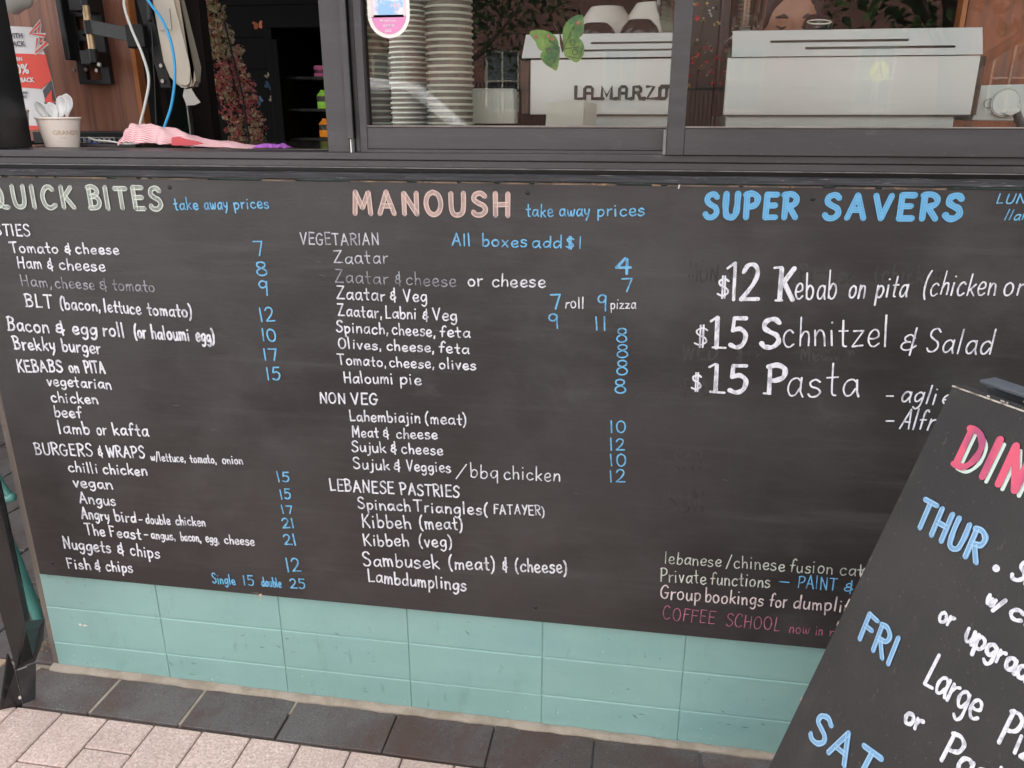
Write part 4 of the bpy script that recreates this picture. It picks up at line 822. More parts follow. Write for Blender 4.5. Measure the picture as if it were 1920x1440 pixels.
cable('thin_cable', [(-0.6121,0.3000,1.5208), (-0.6035,0.2900,1.4722), (-0.6032,0.2800,1.4019), (-0.6097,0.2800,1.3363), (-0.6113,0.2700,1.2692)], .0014, M['black'], 'thin black cable hanging between the white and blue cables')
cable('plug_lead', [(-0.7084,0.1700,1.2508), (-0.6883,0.1650,1.2456), (-0.6541,0.1600,1.2438), (-0.6113,0.1500,1.2389), (-0.5848,0.1600,1.2398)], .0021, M['cable_white'], 'white lead lying on the counter beside the paper cup')
cable('patch_lead', [(-0.7314,0.1900,1.2458), (-0.7102,0.1800,1.2396), (-0.6929,0.1800,1.2375)], .0012, mat('dark_blue_cable', (.02, .08, .4), .4), 'short dark blue lead under the white lead on the counter')
cable('adapter_plug', [(-0.5973,0.2900,1.5503), (-0.6016,0.2850,1.4875)], .0055, M['black'], 'black barrel plug hanging beside the thin black cable', 'plug')
# network switch
sw = thing('network_switch', 'flat black network switch with a row of ports on counter', 'network switch', (-0.7714,0.3000,1.2427))
sx0, sx1 = -0.9151, -0.6697; sz0, sz1 = 1.2324, 1.2599
MB().box(sx0, sx1, .262, .40, sz0 + .003, sz1).build('case', M['black'], sw, bevel=.001)
for k in range(12):
    x1 = sx1 - .004 - k * .0125
    MB().box(x1 - .0105, x1, .2605, .2618, sz0 + .0045, sz1 - .0105).build('port', M['steel'] if k < 3 else M['label'], sw)
    MB().box(x1 - .0085, x1 - .002, .2596, .2604, sz0 + .0055, sz1 - .0125).build('port_opening', M['gap_shade'], sw)
gt = MB().box(-0.7190, -0.5920, .155, .18, 1.2323, 1.2375).build('grey_tray', M['frame'], None, bevel=.001); tag(gt, 'thin grey plastic tray lying in front of the network switch', 'tray')
# poster
po = thing('cashback_poster', 'red and white poster with a zigzag logo behind the paper cup', 'poster', (-0.9669,0.3400,1.3738))
PY = .34
def flat(name, pts, m, y, parent, th=.0006): return MB().prism(list(pts), y - th, y).build(name, m, parent)
flat('sheet', [(-1.0638,1.4937),(-0.9288,1.4861),(-0.9082,1.4296),(-0.9007,1.3734),(-0.8993,1.3268),(-0.9486,1.2637),(-1.0909,1.2634)], M['paper'], .34, po)
flat('red_block', [(-1.0629,1.4346),(-0.9059,1.4283),(-0.9010,1.3734),(-0.9342,1.3526),(-0.9337,1.3550),(-0.9859,1.3576),(-1.0672,1.3579)], M['red'], .3388, po)
flat('grey_arrow', [(-0.9280,1.3502),(-0.9012,1.3733),(-0.8984,1.3268),(-0.9083,1.3256),(-0.9055,1.3525),(-0.9264,1.3315)], M['charcoal'], .3375, po)
flat('red_arrow', [(-0.9256,1.3315),(-0.9033,1.3524),(-0.9068,1.3291),(-0.8994,1.3244),(-0.9271,1.3245)], M['red'], .3365, po)
flat('red_foot', [(-1.0280,1.2733),(-0.9464,1.2722),(-0.9468,1.2638),(-1.0302,1.2636)], M['red'], .3365, po)
flat('dark_panel', [(-0.9285,1.3245),(-0.8997,1.3232),(-0.9087,1.2723),(-0.9301,1.2699)], M['charcoal'], .3365, po)
qz = MB()
for row in range(9):
    for c_ in range(8):
        pass
zk = Ink(lambda u, v, o: (u, .3360 - o, v)); zw = Ink(lambda u, v, o: (u, .3372 - o, v))
zig = [(-0.9116,1.4754),(-0.9018,1.4963),(-0.9339,1.4724),(-0.8971,1.4674),(-0.9103,1.4564),(-0.8948,1.4528),(-0.9291,1.4318),(-0.9174,1.4610)]
zw.stroke(zig, .011); zk.stroke(zig, .0058)
zw.m.build('logo_outline', M['paper'], po); zk.m.build('logo', M['red'], po)
def ptext(txt, size, loc, m, parent, name='print', y=None, bold=0, ax=((1, 0, 0), (0, 0, 1)), sx=1, shear=0):
    cu_ = bpy.data.curves.new('t', 'FONT'); cu_.body = txt; cu_.size = size; cu_.offset = bold; cu_.extrude = .0; cu_.shear = shear; cu_.resolution_u = 2
    ob = bpy.data.objects.new('t', cu_); COL.objects.link(ob); dg_ = bpy.context.evaluated_depsgraph_get(); dg_.update()
    me = bpy.data.meshes.new_from_object(ob.evaluated_get(dg_)); V = [v.co.copy() for v in me.vertices]; Fs = [tuple(p.vertices) for p in me.polygons]
    bpy.data.objects.remove(ob); bpy.data.curves.remove(cu_); bpy.data.meshes.remove(me)
    L_ = Vector(loc); A_, B_ = Vector(ax[0]), Vector(ax[1])
    return MB().add([L_ + A_ * v.x * sx + B_ * v.y for v in V], Fs).build(name, m, parent)
ptext('WITH', .0155, (-0.9937,0.3365,1.4631), M['ink'], po, bold=.0004)
ptext('BACK', .0155, (-0.9920,0.3365,1.4462), M['ink'], po, bold=.0004)
ptext('EARN', .011, (-0.9935,0.3365,1.4154), M['paper'], po, bold=.0004)
ptext('10%', .029, (-1.0025,0.3365,1.3878), M['paper'], po, bold=.0009)
ptext('CASHBACK', .0135, (-1.0151,0.3365,1.3693), M['paper'], po, bold=.0006)
ptext('CAN', .0085, (-0.9860,0.3365,1.3434), M['ink'], po, bold=.0003)
ptext('PAY', .0085, (-0.9867,0.3365,1.3340), M['ink'], po, bold=.0003)
# bag shape top left
bg_ = MB().ball((-0.9376,0.3000,1.5397), (.052, .02, .030), 16, 10); bgo = bg_.xf(lambda v: v + Vector((0, 0, .003 * math.sin(v.x * 150)))).build('cloth_bag', M['label'], None, smooth=True); tag(bgo, 'crumpled cream bag hanging in the top left corner of the opening', 'bag')
# paper cups with spoons
cc = Vector((-0.7383,0.1250,1.2326)); cc.z = 1.2324; dd = 1.5625 / 1487.5
R1, R2, HH = 40 * 1.578 / 1487.5, 30 * 1.578 / 1487.5, 55.5 * 1.578 / 1487.5
def paper_cup(name, c, r1, r2, h, label):
    t = thing(name, label, 'paper cup', c)
    MB().lathe([(0, .0), (r2 * .98, 0), (r2, .002), (r1 * .97, h - .002), (r1 * .955, h - .003), (r2 * .95, .006), (0, .006)], c, 40).build('cup_wall', M['cup'], t, smooth='auto')
    MB().lathe([(r1 * .955, h - .003), (r1 * .96, h + .0006), (r1 * 1.0, h + .0012), (r1 * 1.03, h - .001), (r1 * 1.01, h - .003), (r1 * .965, h - .0035)], c, 40).build('rolled_rim', M['cup'], t, smooth=True)
    return t
pc = paper_cup('spoon_cup', cc, R1, R2, HH, 'cream paper cup full of plastic spoons on the sill')
def on_cup(txt, a0, z, size, m, bold=0):
    cu_ = bpy.data.curves.new('t', 'FONT'); cu_.body = txt; cu_.size = size; cu_.offset = bold; cu_.resolution_u = 2
    ob = bpy.data.objects.new('t', cu_); COL.objects.link(ob); dg_ = bpy.context.evaluated_depsgraph_get(); dg_.update()
    me = bpy.data.meshes.new_from_object(ob.evaluated_get(dg_)); V = []
    for v in me.vertices:
        zc = z + v.co.y; r = R2 + (R1 * .97 - R2) * (zc - cc.z) / HH + .0003; a = a0 + v.co.x / r
        V.append((cc.x + r * math.cos(a), cc.y + r * math.sin(a), zc))
    o = MB().add(V, [tuple(p.vertices) for p in me.polygons]); bpy.data.objects.remove(ob); bpy.data.curves.remove(cu_); bpy.data.meshes.remove(me)
    return o.build('print', m, pc)
on_cup("GRAND'S", -1.31, cc.z + .0255, .0125, M['cup_ink'], .0002); on_cup('CAFE', -.98, cc.z + .0175, .005, M['cup_ink']); on_cup('o o ------', -1.15, cc.z + .0115, .0035, M['cup_ink'])
for a, z in ((-2.3, .020), (-2.05, .033), (-2.2, .046), (-1.75, .047), (-1.9, .009), (-2.5, .036), (-1.5, .003), (-1.35, .044), (-2.42, .009)): on_cup('o' if a < -2 else '<>', a, cc.z + z, .0048, mat('faint_print', (.66, .53, .44), .6) if 'faint_print' not in bpy.data.materials else bpy.data.materials['faint_print'])
c2 = Vector((-0.8397,0.1300,1.2319)); c2.z = 1.2324
paper_cup('paper_cup', c2, R1 * .62, R2 * .5, HH * 1.25, 'pale pink paper cup half hidden behind the black window jamb')
def spoon(base, tip, w, facing, label):
    base, tip = Vector(base), Vector(tip); d = tip - base; L_ = d.length; d.normalize(); sd = d.cross(Vector(facing)).normalized(); nn = sd.cross(d)
    prof = [(0, .0022), (.3, .0024), (.52, .0026), (.60, .005), (.66, w * .62), (.74, w * .92), (.82, w), (.90, w * .9), (.96, w * .6), (1.0, w * .1)]
    V = []
    for t, h in prof:
        c = base + d * (L_ * t); dip = max(0, (t - .62) / .38); dep = .006 * math.sin(PI * min(1, dip))
        for u in (-1, -.5, 0, .5, 1): V.append(c + sd * h * u - nn * dep * (1 - u * u))
    n_ = len(prof); Fs = [(5 * i + j, 5 * i + j + 1, 5 * i + 6 + j, 5 * i + 5 + j) for i in range(n_ - 1) for j in range(4)]
    o = MB().add(V, Fs).build('plastic_spoon', M['spoon'], None, smooth=True); sm_ = o.modifiers.new('thickness', 'SOLIDIFY'); sm_.thickness = .0009
    tag(o, label, 'spoon', 'plastic spoons in the paper cup'); return o
cb = cc + Vector((0, 0, .012))
spoon(cb + Vector((.006, -.012, 0)), (-0.7028,0.1000,1.3327), .0125, (0, -1, .1), 'white plastic spoon standing upright at the front of the cup')
spoon(cb + Vector((.010, .004, 0)), (-0.7138,0.1300,1.3375), .0125, (.2, -1, .1), 'white plastic spoon standing just behind the upright front spoon')
spoon(cb + Vector((.004, -.006, 0)), (-0.7636,0.1000,1.3227), .0115, (-.3, -1, .5), 'white plastic spoon leaning furthest left out of the cup')
spoon(cb + Vector((.008, -.002, 0)), (-0.7808,0.1300,1.3201), .0115, (.5, -1, .2), 'white plastic spoon leaning left behind the outermost spoon')
spoon(cb + Vector((.010, -.004, 0)), (-0.7483,0.1200,1.3209), .0105, (.9, -1, .2), 'white plastic spoon turned sideways in the middle of the cup')
spoon(cb + Vector((.012, .002, 0)), (-0.7459,0.1300,1.3169), .0095, (1, -.6, .1), 'short white plastic spoon beside the upright spoons')
# cloths
def cloth(name, top, yb, m, label, cat, thick=.035):
    # top: outline of the ridge in x,z ; cloth draped as a low mound
    V = []; n_ = len(top); rows = 12
    for i, (x, z) in enumerate(top):
        h = z - 1.2325
        for j in range(rows + 1):
            u = j / rows; y = yb + thick * (u - .5) * (1.0 + .3 * math.sin(i * 1.3)); zz_ = 1.2328 + h * max(0, math.sin(PI * min(1, .04 + u * .92))) ** .7 * (1 + .10 * math.sin(i * 1.1 + j * 1.3) + .06 * math.sin(i * 2.3 - j * .9))
            V.append((x + .003 * math.sin(j * 2.2 + i), y, zz_))
    Fs = [(i * (rows + 1) + j, i * (rows + 1) + j + 1, (i + 1) * (rows + 1) + j + 1, (i + 1) * (rows + 1) + j) for i in range(n_ - 1) for j in range(rows)]
    o = MB().add(V, Fs).build(name, m, None, smooth=True); ss = o.modifiers.new('soft', 'SUBSURF'); ss.levels = ss.render_levels = 2; tag(o, label, cat); return o
ct = [(p.x, p.z) for p in smooth_pts([(x, 0, z) for x, z in [(-0.5891,1.2481),(-0.5828,1.2712),(-0.5758,1.2775),(-0.5590,1.2785),(-0.5263,1.2755),(-0.5008,1.2724),(-0.4689,1.2653),(-0.4356,1.2530),(-0.4013,1.2479),(-0.3668,1.2460),(-0.3330,1.2400),(-0.3060,1.2350)]], 3)]
cloth('chevron_cloth', ct, .13, M['cloth'], 'red and white chevron wiping cloth bunched on the servery sill', 'cloth', .075)
# fold of the cloth
cf_ = MB(); f0 = [(-0.4646,1.2540),(-0.4505,1.2560),(-0.4309,1.2501),(-0.4087,1.2461),(-0.3956,1.2422),(-0.4232,1.2400),(-0.4577,1.2388),(-0.4667,1.2398)]
cf_.prism(f0, .084, .088).build('cloth_fold', mat('red_cloth_shade', (.62, .10, .11), .9), bpy.data.objects['chevron_cloth'])
pt = [(p.x, p.z) for p in smooth_pts([(x, 0, z) for x, z in [(-0.3107,1.2340),(-0.3032,1.2402),(-0.2871,1.2413),(-0.2734,1.2414),(-0.2647,1.2383),(-0.2552,1.2425),(-0.2464,1.2395),(-0.2401,1.2344)]], 3)]
cloth('purple_cloth', pt, .13, M['purple'], 'small folded purple cloth at the right end of the sill', 'cloth', .04)

# garland of artificial flowers hanging behind the opening
gar = thing('flower_garland', 'hanging garland of cream and pink artificial flowers inside the opening', 'garland', (-0.8007,1.0000,1.4291))
def clump_mesh(mb, c, r, n_):
    for _ in range(n_):
        d = Vector((random.gauss(0, 1), random.gauss(0, 1), random.gauss(0, 1))).normalized(); p = Vector(c) + d * r * random.uniform(.2, 1); u = d.orthogonal().normalized(); v = d.cross(u); s_ = r * random.uniform(.35, .6)
        a = random.uniform(0, 6.28); u2 = u * math.cos(a) + v * math.sin(a); v2 = -u * math.sin(a) + v * math.cos(a)
        mb.add([p - u2 * s_, p - v2 * s_ * .8 + d * s_ * .3, p + u2 * s_, p + v2 * s_ * .8 + d * s_ * .2], [(0, 1, 2, 3)])
bl_c, bl_p = MB(), MB()
g0, g1 = Vector((-0.8381,1.0000,1.6508)), Vector((-0.7557,1.0000,1.2108))
for i in range(430):
    t = random.random(); c = g0.lerp(g1, t); w_ = .020 + .030 * min(1, t * 1.5)
    c = c + Vector((random.uniform(-1, 1) * w_ * 1.2 - .005, random.uniform(-.03, .03), random.uniform(-.01, .01)))
    pink = random.random() < (.15 if t < .45 else .62); clump_mesh(bl_p if pink else bl_c, c, random.uniform(.009, .014), 7)
for i in range(34):
    t = random.uniform(.3, 1); c = Vector((-0.7659,0.9800,1.4874)).lerp(Vector((-0.7037,0.9800,1.2746)), random.random()) + Vector((random.uniform(-.02, .015), 0, 0)); clump_mesh(bl_p if random.random() < .7 else bl_c, c, random.uniform(.006, .010), 6)
for i in range(26):
    c = Vector((-0.7355,0.9800,1.2242)).lerp(Vector((-0.7024,0.9800,1.2870)), random.random()) + Vector((random.uniform(-.01, .01), 0, 0)); clump_mesh(bl_c, c, .007, 6)
bl_c.build('cream_blooms', M['petal_cream'], gar)['kind'] = 'stuff'; bl_p.build('pink_blooms', M['petal_pink'], gar)['kind'] = 'stuff'
MB().tube([g0, g1], .004, 6).build('stem', M['bark'], gar)
MB().tube([(-0.7807,0.9600,1.5588), (-0.7459,0.9600,1.3514), (-0.7396,0.9600,1.2090)], .003, 6).build('stem', M['black'], gar)
li = MB().ball((-0.8458,0.9600,1.4765), .004, 8, 6).build('fairy_light', M['led_teal']); tag(li, 'small teal fairy light glowing at the left of the garland', 'fairy light')
# butterflies on the dark wall
def butterfly(p, s_, m, ang, label, name='butterfly_ornament', cat='butterfly'):
    t = thing(name, label, cat, p, 'butterfly ornaments on the dark back wall'); P_ = Vector(p)
    for sg in (-1, 1):
        w = MB(); o = [(0, 0), (.25, .5), (.75, .75), (1.0, .5), (.7, .1), (.85, -.25), (.6, -.6), (.25, -.45), (0, -.15)]
        pts = [(a * sg * s_, b * s_) for a, b in o]; pts = [(P_.x + a * math.cos(ang) - b * math.sin(ang), P_.z + a * math.sin(ang) + b * math.cos(ang)) for a, b in pts]
        w.prism(pts, P_.y - .002, P_.y).xf(lambda v: Vector((v.x, v.y - abs(v.x - P_.x) * .35, v.z))).build('wing', m, t)
    MB().tube([P_ + Vector((0, -.003, -s_ * .4)), P_ + Vector((0, -.003, s_ * .35))], s_ * .07, 6).build('body', M['black'], t)
bo = mat('orange_wing', (.40, .10, .03), .6); bb = mat('blue_wing', (.02, .08, .15), .6); bw_ = mat('cream_wing', (.3, .24, .16), .6); bp_ = mat('rose_wing', (.25, .05, .045), .6); by_ = mat('ochre_wing', (.2, .11, .03), .6)
butterfly((-1.5912,2.9000,1.7479), .030, bo, .1, 'bright orange butterfly ornament high on the dark back wall')
butterfly((-1.4265,2.9000,1.6518), .026, by_, 1.4, 'ochre butterfly ornament beside the top of the fridge')
butterfly((-1.5661,2.9000,1.4991), .016, bw_, .6, 'tiny white butterfly ornament above the blue one')
butterfly((-1.5625,2.9000,1.4450), .028, bb, -.5, 'blue butterfly ornament in the middle of the dark wall')
butterfly((-1.6231,2.9000,1.3687), .026, bb, .8, 'darker blue butterfly ornament furthest left and low on the wall')
butterfly((-1.5483,2.9000,1.3740), .024, bw_, -.6, 'cream butterfly ornament between the blue and the red ones')
butterfly((-1.4636,2.9000,1.3902), .030, bp_, 1.2, 'large red butterfly ornament left of the fridge')
butterfly((-1.4999,2.9000,1.3327), .020, bp_, -.5, 'small rose butterfly ornament lowest on the dark wall')
# fridge
fr_ = thing('drinks_fridge', 'tall black drinks fridge at the back with coloured drinks on shelves', 'fridge', (-1.0376,2.2000,1.1942))
fx0, fx1 = -1.2101, -0.8079; fz1 = 1.6594
MB().box(fx0, fx0 + .03, 2.15, 2.8, 0, fz1).build('side_panel', M['dark'], fr_, bevel=.003)
MB().box(fx1 - .03, fx1, 2.15, 2.8, 0, fz1).build('side_panel', M['dark'], fr_, bevel=.003)
MB().box(fx0 + .031, fx1 - .031, 2.78, 2.8, 0, fz1).build('back_panel', M['dark'], fr_)
MB().box(fx0, fx1, 2.15, 2.8, fz1 + .001, fz1 + .03).build('top_panel', M['dark'], fr_)
MB().box(fx0 + .05, fx0 + .075, 2.10, 2.149, .1, fz1 - .05).build('door_handle', M['dark'], fr_, bevel=.003)
zr = [1.4644, 1.3258, 1.1961]
for z in zr + [zr[2] - .3, zr[2] - .6]: MB().box(fx0 + .031, fx1 - .031, 2.25, 2.77, z - .012, z).build('shelf', M['black'], fr_)
cbx = MB().box(-1.1474, -0.9134, 2.3, 2.6, fz1 + .031, 1.6875).build('cardboard_box', mat('cardboard', (.28, .15, .08), .8), None, bevel=.003); tag(cbx, 'brown cardboard box on top of the drinks fridge', 'box')
for row, (z, px, m, nm, hgt) in enumerate(((zr[0], [593, 602], 'drink_pink', 'pink drink can', .055), (zr[1], [599, 608], 'drink_green', 'lime drink bottle', .085), (zr[2], [605, 614], 'drink_orange', 'orange drink bottle', .085))):
    for k, p in enumerate(px):
        x = fx0 + .12 + k * .066; x = {0: -1.0783, 1: -1.0728, 2: -1.0731}[row] + k * .062
        t = thing('drink', '%s %s on the %s fridge shelf' % (('leftmost', 'second')[k], nm, ('upper', 'middle', 'lower')[row]), 'drink', (x, 2.42, z), 'drinks on the %s fridge shelf' % ('upper', 'middle', 'lower')[row])
        prof = [(0, .001), (.024, .001), (.026, .004), (.026, hgt * .7), (.022, hgt * .78), (.010, hgt * .92), (.010, hgt), (0, hgt)] if row else [(0, .001), (.023, .001), (.026, .005), (.026, hgt - .006), (.022, hgt), (0, hgt)]
        MB().lathe(prof, (x, 2.42, z), 14).build('container', M[m], t, smooth='auto')
        MB().lathe([(.0265, hgt * .38), (.0268, hgt * .40), (.0268, hgt * .66), (.0265, hgt * .68)], (x, 2.42, z), 14).build('paper_band', M['label'] if row else M['film_pink'], t, smooth='auto')

# ---- behind the middle window: nested paper cups
CR = 43 * 1.578 / 1487.5
def cup_proto(sc_):
    r = CR * sc_; h = .072
    t = thing('takeaway_cup', 'x', 'paper cup', (0, 0, 0)); 
    MB().lathe([(r * .70, -h), (r * .72, -h + .002), (r * .945, -.003)], (0, 0, 0), 32).build('cup_wall', M['cupstack_wall'], t, smooth=True)
    MB().lathe([(r * .94, -.004), (r * .95, -.0005), (r * .975, .0), (r, -.0012), (r, -.0032), (r * .975, -.0045), (r * .945, -.0042)], (0, 0, 0), 32).build('rolled_rim', M['cupstack_rim'], t, smooth=True)
    return t
stk = [((-0.0653,0.1150,1.3879), 1.0, 10.6, .115, 'leftmost, frame-cut stack', 'leftmost'), ((-0.0833,0.4700,1.4081), 1.0, 8.4, .47, 'middle stack of takeaway cups', 'middle'), ((0.0923,0.1350,1.3876), 1.0, 10.6, .135, 'rightmost stack of takeaway cups', 'rightmost')]
proto = cup_proto(1.0); used = False
for si, (p, s_, sp_, yy, desc, side_) in enumerate(stk):
    N = 36; pitch = sp_ * (1.4374 + yy) / 1487.5
    for k in range(N):
        z = 1.2325 + .0725 + k * pitch - .066
        if not used: o = proto; used = True
        else: o = copy_tree(proto)
        o.location = (p[0] + random.uniform(-.0006, .0006), yy + random.uniform(-.0006, .0006), z if k else z + .0)
        o['label'] = 'cream-rimmed takeaway cup nested in the %s stack behind the window' % side_; o['group'] = 'takeaway cups in the %s stack' % side_
# round sticker on the glass
stt = thing('window_sticker', 'oval white and pink picture sticker on the window glass', 'sticker', (0.0193,0.0000,1.4570))
def oval(cx, cz, w, h, top_, n_=20): return [(cx - w, top_)] + [(cx + w * math.cos(a), cz - h * math.sin(a)) for a in [PI - PI * i / n_ for i in range(n_ + 1)]] + [(cx + w, top_)]
scx = 0.0189; sw_ = 38.5 * 1.437 / 1487.5; szc = 1.4588
flat('backing', oval(scx, szc, sw_, 38 * 1.437 / 1487.5, szc + .05), mat('sticker_white', (.82, .78, .72), .5), .0012, stt, .0008)
flat('pink_field', oval(scx, szc, sw_ * .82, 31.5 * 1.437 / 1487.5, szc - .004), M['film_pink'], .0000, stt, .0003)
flat('picture', [(scx - sw_ * .82, szc - .0035), (scx + sw_ * .82, szc - .0035), (scx + sw_ * .82, szc + .048), (scx - sw_ * .82, szc + .048)], M['picture'], .0000, stt, .0003)
for sg in (-1, 1): MB().box(scx + sg * sw_ * .77 - .002, scx + sg * sw_ * .77 + .002, -.0008, -.0004, szc - .0032, szc + .048).build('border_stripe', mat('pale_border', (.78, .62, .66), .5) if 'pale_border' not in bpy.data.materials else bpy.data.materials['pale_border'], stt)
ptext('Mir kući ovoj', .0052, (scx - .0165, -.0006, szc - .0105), M['paper'], stt, bold=.0001, shear=.25)
ptext('G+M+B', .0058, (scx - .0105, -.0006, szc - .0190), M['paper'], stt, bold=.0001, sx=1.05)
ptext('2023.', .0058, (scx - .0078, -.0006, szc - .0270), M['paper'], stt, bold=.0001)
# cards behind cups
for q, nm, lab in (([(0.1053,1.3476),(0.1954,1.3472),(0.1976,1.2797),(0.1041,1.2795)], 'white_box', 'square white card box between the cups and the coffee machine'),):
    o = MB().prism(q, .25, .30).build(nm, M['card'], None, bevel=.001); tag(o, lab, 'box')
pp = thing('paper_bags', 'stack of white paper bags leaning in front of the coffee machine', 'paper bags', (0.3073,0.2000,1.2823))
for k in range(8):
    dx = k * .0030; pts = [(a + dx * 1.0, b - k * .0010 * (1 if j in (1, 2) else 0)) for j, (a, b) in enumerate([(0.2687,1.2766),(0.2744,1.3185),(0.3458,1.3241),(0.3411,1.2768)])]
    pts[0] = (pts[0][0], 1.2326); pts[3] = (pts[3][0] + k * .001, 1.2326)
    MB().prism(pts, .17 + k * .0055, .1712 + k * .0055).build('paper_bag', M['card'], pp)
o = MB().prism([(0.1439, 1.2326), (0.2240, 1.2326), (0.2219, 1.2372), (0.1439, 1.2405)], .12, .19).build('menu_card', M['card']); tag(o, 'white card lying flat against the box behind the window', 'card')

# ---- coffee machines (seen from behind)
def machine(nm, label, y, hood, hoodtop, panel, base, slots, glass_side, pxx):
    t = thing(nm, label, 'coffee machine', (hood[0][0] + .3, y, 1.2325))
    (hx0, hz0), (hx1, hz1) = hood; (tx0, tz), (tx1, _) = hoodtop
    hz = (hz0 + hz1) / 2
    hd = MB().holes(hx0, hx1, hz, tz, [s for s in slots], 0, .004)
    w0, w1 = hx1 - hx0, tx1 - tx0
    def tf(v):
        u = (v.z - hz) / (tz - hz); x = hx0 + (v.x - hx0) * (1 - u) + (tx0 + (v.x - hx0) * w1 / w0 - hx0 + 0) * u if False else v.x + ((tx0 - hx0) * (1 - (v.x - hx0) / w0) + (tx1 - hx1) * ((v.x - hx0) / w0)) * u
        return Vector((x, y + v.y + u * .045, v.z))
    hd.xf(tf).build('hood', M['machine'], t, bevel=.0008)
    MB().box(hx0 + .01, hx1 - .01, y + .012, y + .018, hz + .004, tz - .003).xf(lambda v: Vector((v.x, v.y + (v.z - hz) / (tz - hz) * .045, v.z))).build('slot_backing', M['steel'], t)
    MB().box(tx0 + .004, tx1 - .004, y + .050, y + .40, tz - .012, tz - .002).build('cup_tray', M['machine'], t, bevel=.002)
    (px0, pz0), (px1, pz1) = panel
    MB().box(px0, px1, y + .006, y + .016, pz1, pz0).build('back_panel', M['machine'], t, bevel=.0015)
    MB().box(px0 + .006, px1 - .006, y + .020, y + .40, pz1 + .003, hz - .002).build('body', M['smoke_glass'], t); MB().box(px0 + .006, px1 - .006, y + .075, y + .39, hz, tz - .013).build('upper_body', M['smoke_glass'], t)
    (gx0, gx1) = glass_side
    MB().box(gx0, gx1, y + .010, y + .38, pz1 + .001, hz - .003).build('side_glass', M['smoke_glass'], t, bevel=.001)
    (bx0_, bx1_) = base
    MB().box(bx0_, bx1_, y + .020, y + .38, 1.2330, pz1 - .001).build('base', M['machine_lo'], t, bevel=.002)
    return t
ml = machine('coffee_machine', 'white coffee machine with dark joined lettering behind the middle window', .30,
    ([(0.2052,1.4071),(0.5376,1.4068)]), ([(0.2074,1.4553),(0.5344,1.4538)]), ([(0.2229,1.4039),(0.5410,1.2973)]), (0.2676, 0.5426),
    [(0.3445, 0.5321, 1.4338, 1.4378), (0.3319, 0.5331, 1.4191, 1.4231)], (0.2005, 0.2207), None)
mr = machine('coffee_machine', 'plain white coffee machine in front of the person behind the right window', .35,
    ([(0.6290,1.4101),(1.1037,1.4063)]), ([(0.6312,1.4609),(1.1104,1.4570)]), ([(0.6218,1.4072),(1.1024,1.2964)]), (0.6290, 1.0780),
    [(0.7044, 0.9682, 1.4355, 1.4404), (0.7721, 1.0537, 1.4216, 1.4265)], (1.0956, 1.1142), None)
lg = Ink(lambda u, v, o: (u, .3050 - o * 3, v))
def lgs(*pts): lg.stroke([p for p in pts], .0042)
lx, ly = 0.3155, 1.3286; lu = 1.3512 - ly
def ls(xpx, pts): 
    x0 = 0.3155 + (xpx - 1077) * (0.5025 - 0.3155) / 173
    for st in pts: lg.stroke([(x0 + a * lu, ly + b * lu) for a, b in st], .0066)
lg.w = 1
ls(1079, [[(0, 1), (0, 0), (.7, 0)]])
ls(1096, [[(0, 0), (0, .85), (.15, 1), (.55, 1), (.7, .85), (.7, 0), (1.7, 0)], [(0, .45), (.7, .45)]])
ls(1129, [[(0, 0), (0, 1), (.42, .2), (.84, 1), (.84, 0), (1.3, 0)]])
ls(1162, [[(0, 0), (0, .85), (.15, 1), (.5, 1), (.62, .85), (.62, 0), (1.1, 0)], [(0, .45), (.62, .45)]])
ls(1188, [[(0, 0), (0, 1), (.5, 1), (.64, .85), (.64, .6), (.5, .5), (0, .5)], [(.4, .5), (.62, 0), (1.0, 0)]])
ls(1213, [[(0, 1), (.62, 1), (.05, 0), (1.1, 0)]])
ls(1237, [[(.1, 0), (0, .15), (0, .9), (.1, 1), (.95, 1)], [(.1, 0), (.5, 0), (.6, .15), (.6, 1)]])
lo_ = lg.m.build('badge_lettering', M['logo'], ml); sd_ = lo_.modifiers.new('t', 'SOLIDIFY'); sd_.thickness = .002
# mugs and glasses on the left machine
def mug(c, r, h, m, label, tilt=(0, 0, 1)):
    t = thing('cup_upturned', label, 'cup', c)
    MB().lathe([(r, 0), (r * .99, h * .25), (r * .86, h * .62), (r * .62, h * .93), (r * .56, h), (r * .50, h), (r * .48, h * .96), (0, h * .96)], c, 28, tilt).build('bowl', m, t, smooth='auto')
    return t
zt_ = 1.4559
def mc(px, y, z): 
    c = Vector((px, y, z)); return c
mug(Vector((0.3663, .50, zt_)), .064, .066, M['ceramic'], 'upturned white cup behind the left black cup on the machine')
mug(Vector((0.4659, .50, zt_)), .064, .072, M['ceramic'], 'upturned white cup behind the right black cup beside the glasses')
mug(Vector((0.3502, .40, zt_ - .004)), .042, .028, M['ceramic_black'], 'small upturned black cup at the left on the machine')
mug(Vector((0.4408, .40, zt_ - .004)), .042, .033, M['ceramic_black'], 'small upturned black cup at the right on the machine')
def tumbler(c, r, label, grp):
    t = thing('glass_tumbler', label, 'glass', c, grp)
    h = .09; MB().lathe([(0, .0), (r * .8, 0), (r * .82, .006), (r, h), (r * .93, h), (r * .76, .010), (0, .010)], c, 14).build('glass_body', M['clear'], t)
    return t
zr_ = 1.4638
for k in range(3): tumbler(Vector((0.4980, .46, zt_ + k * .03)), .028, 'clear faceted tumbler, %s in the stack at the right end of the left machine' % ('lowest', 'middle', 'topmost')[k], 'stacked tumblers on the left machine')
for k in range(4): tumbler(Vector((0.6570, .44, zr_ + k * .028)), .032, 'clear faceted tumbler, %s in the front stack on the right machine' % ('lowest', 'second', 'third', 'topmost')[k], 'stacked tumblers on the right machine')
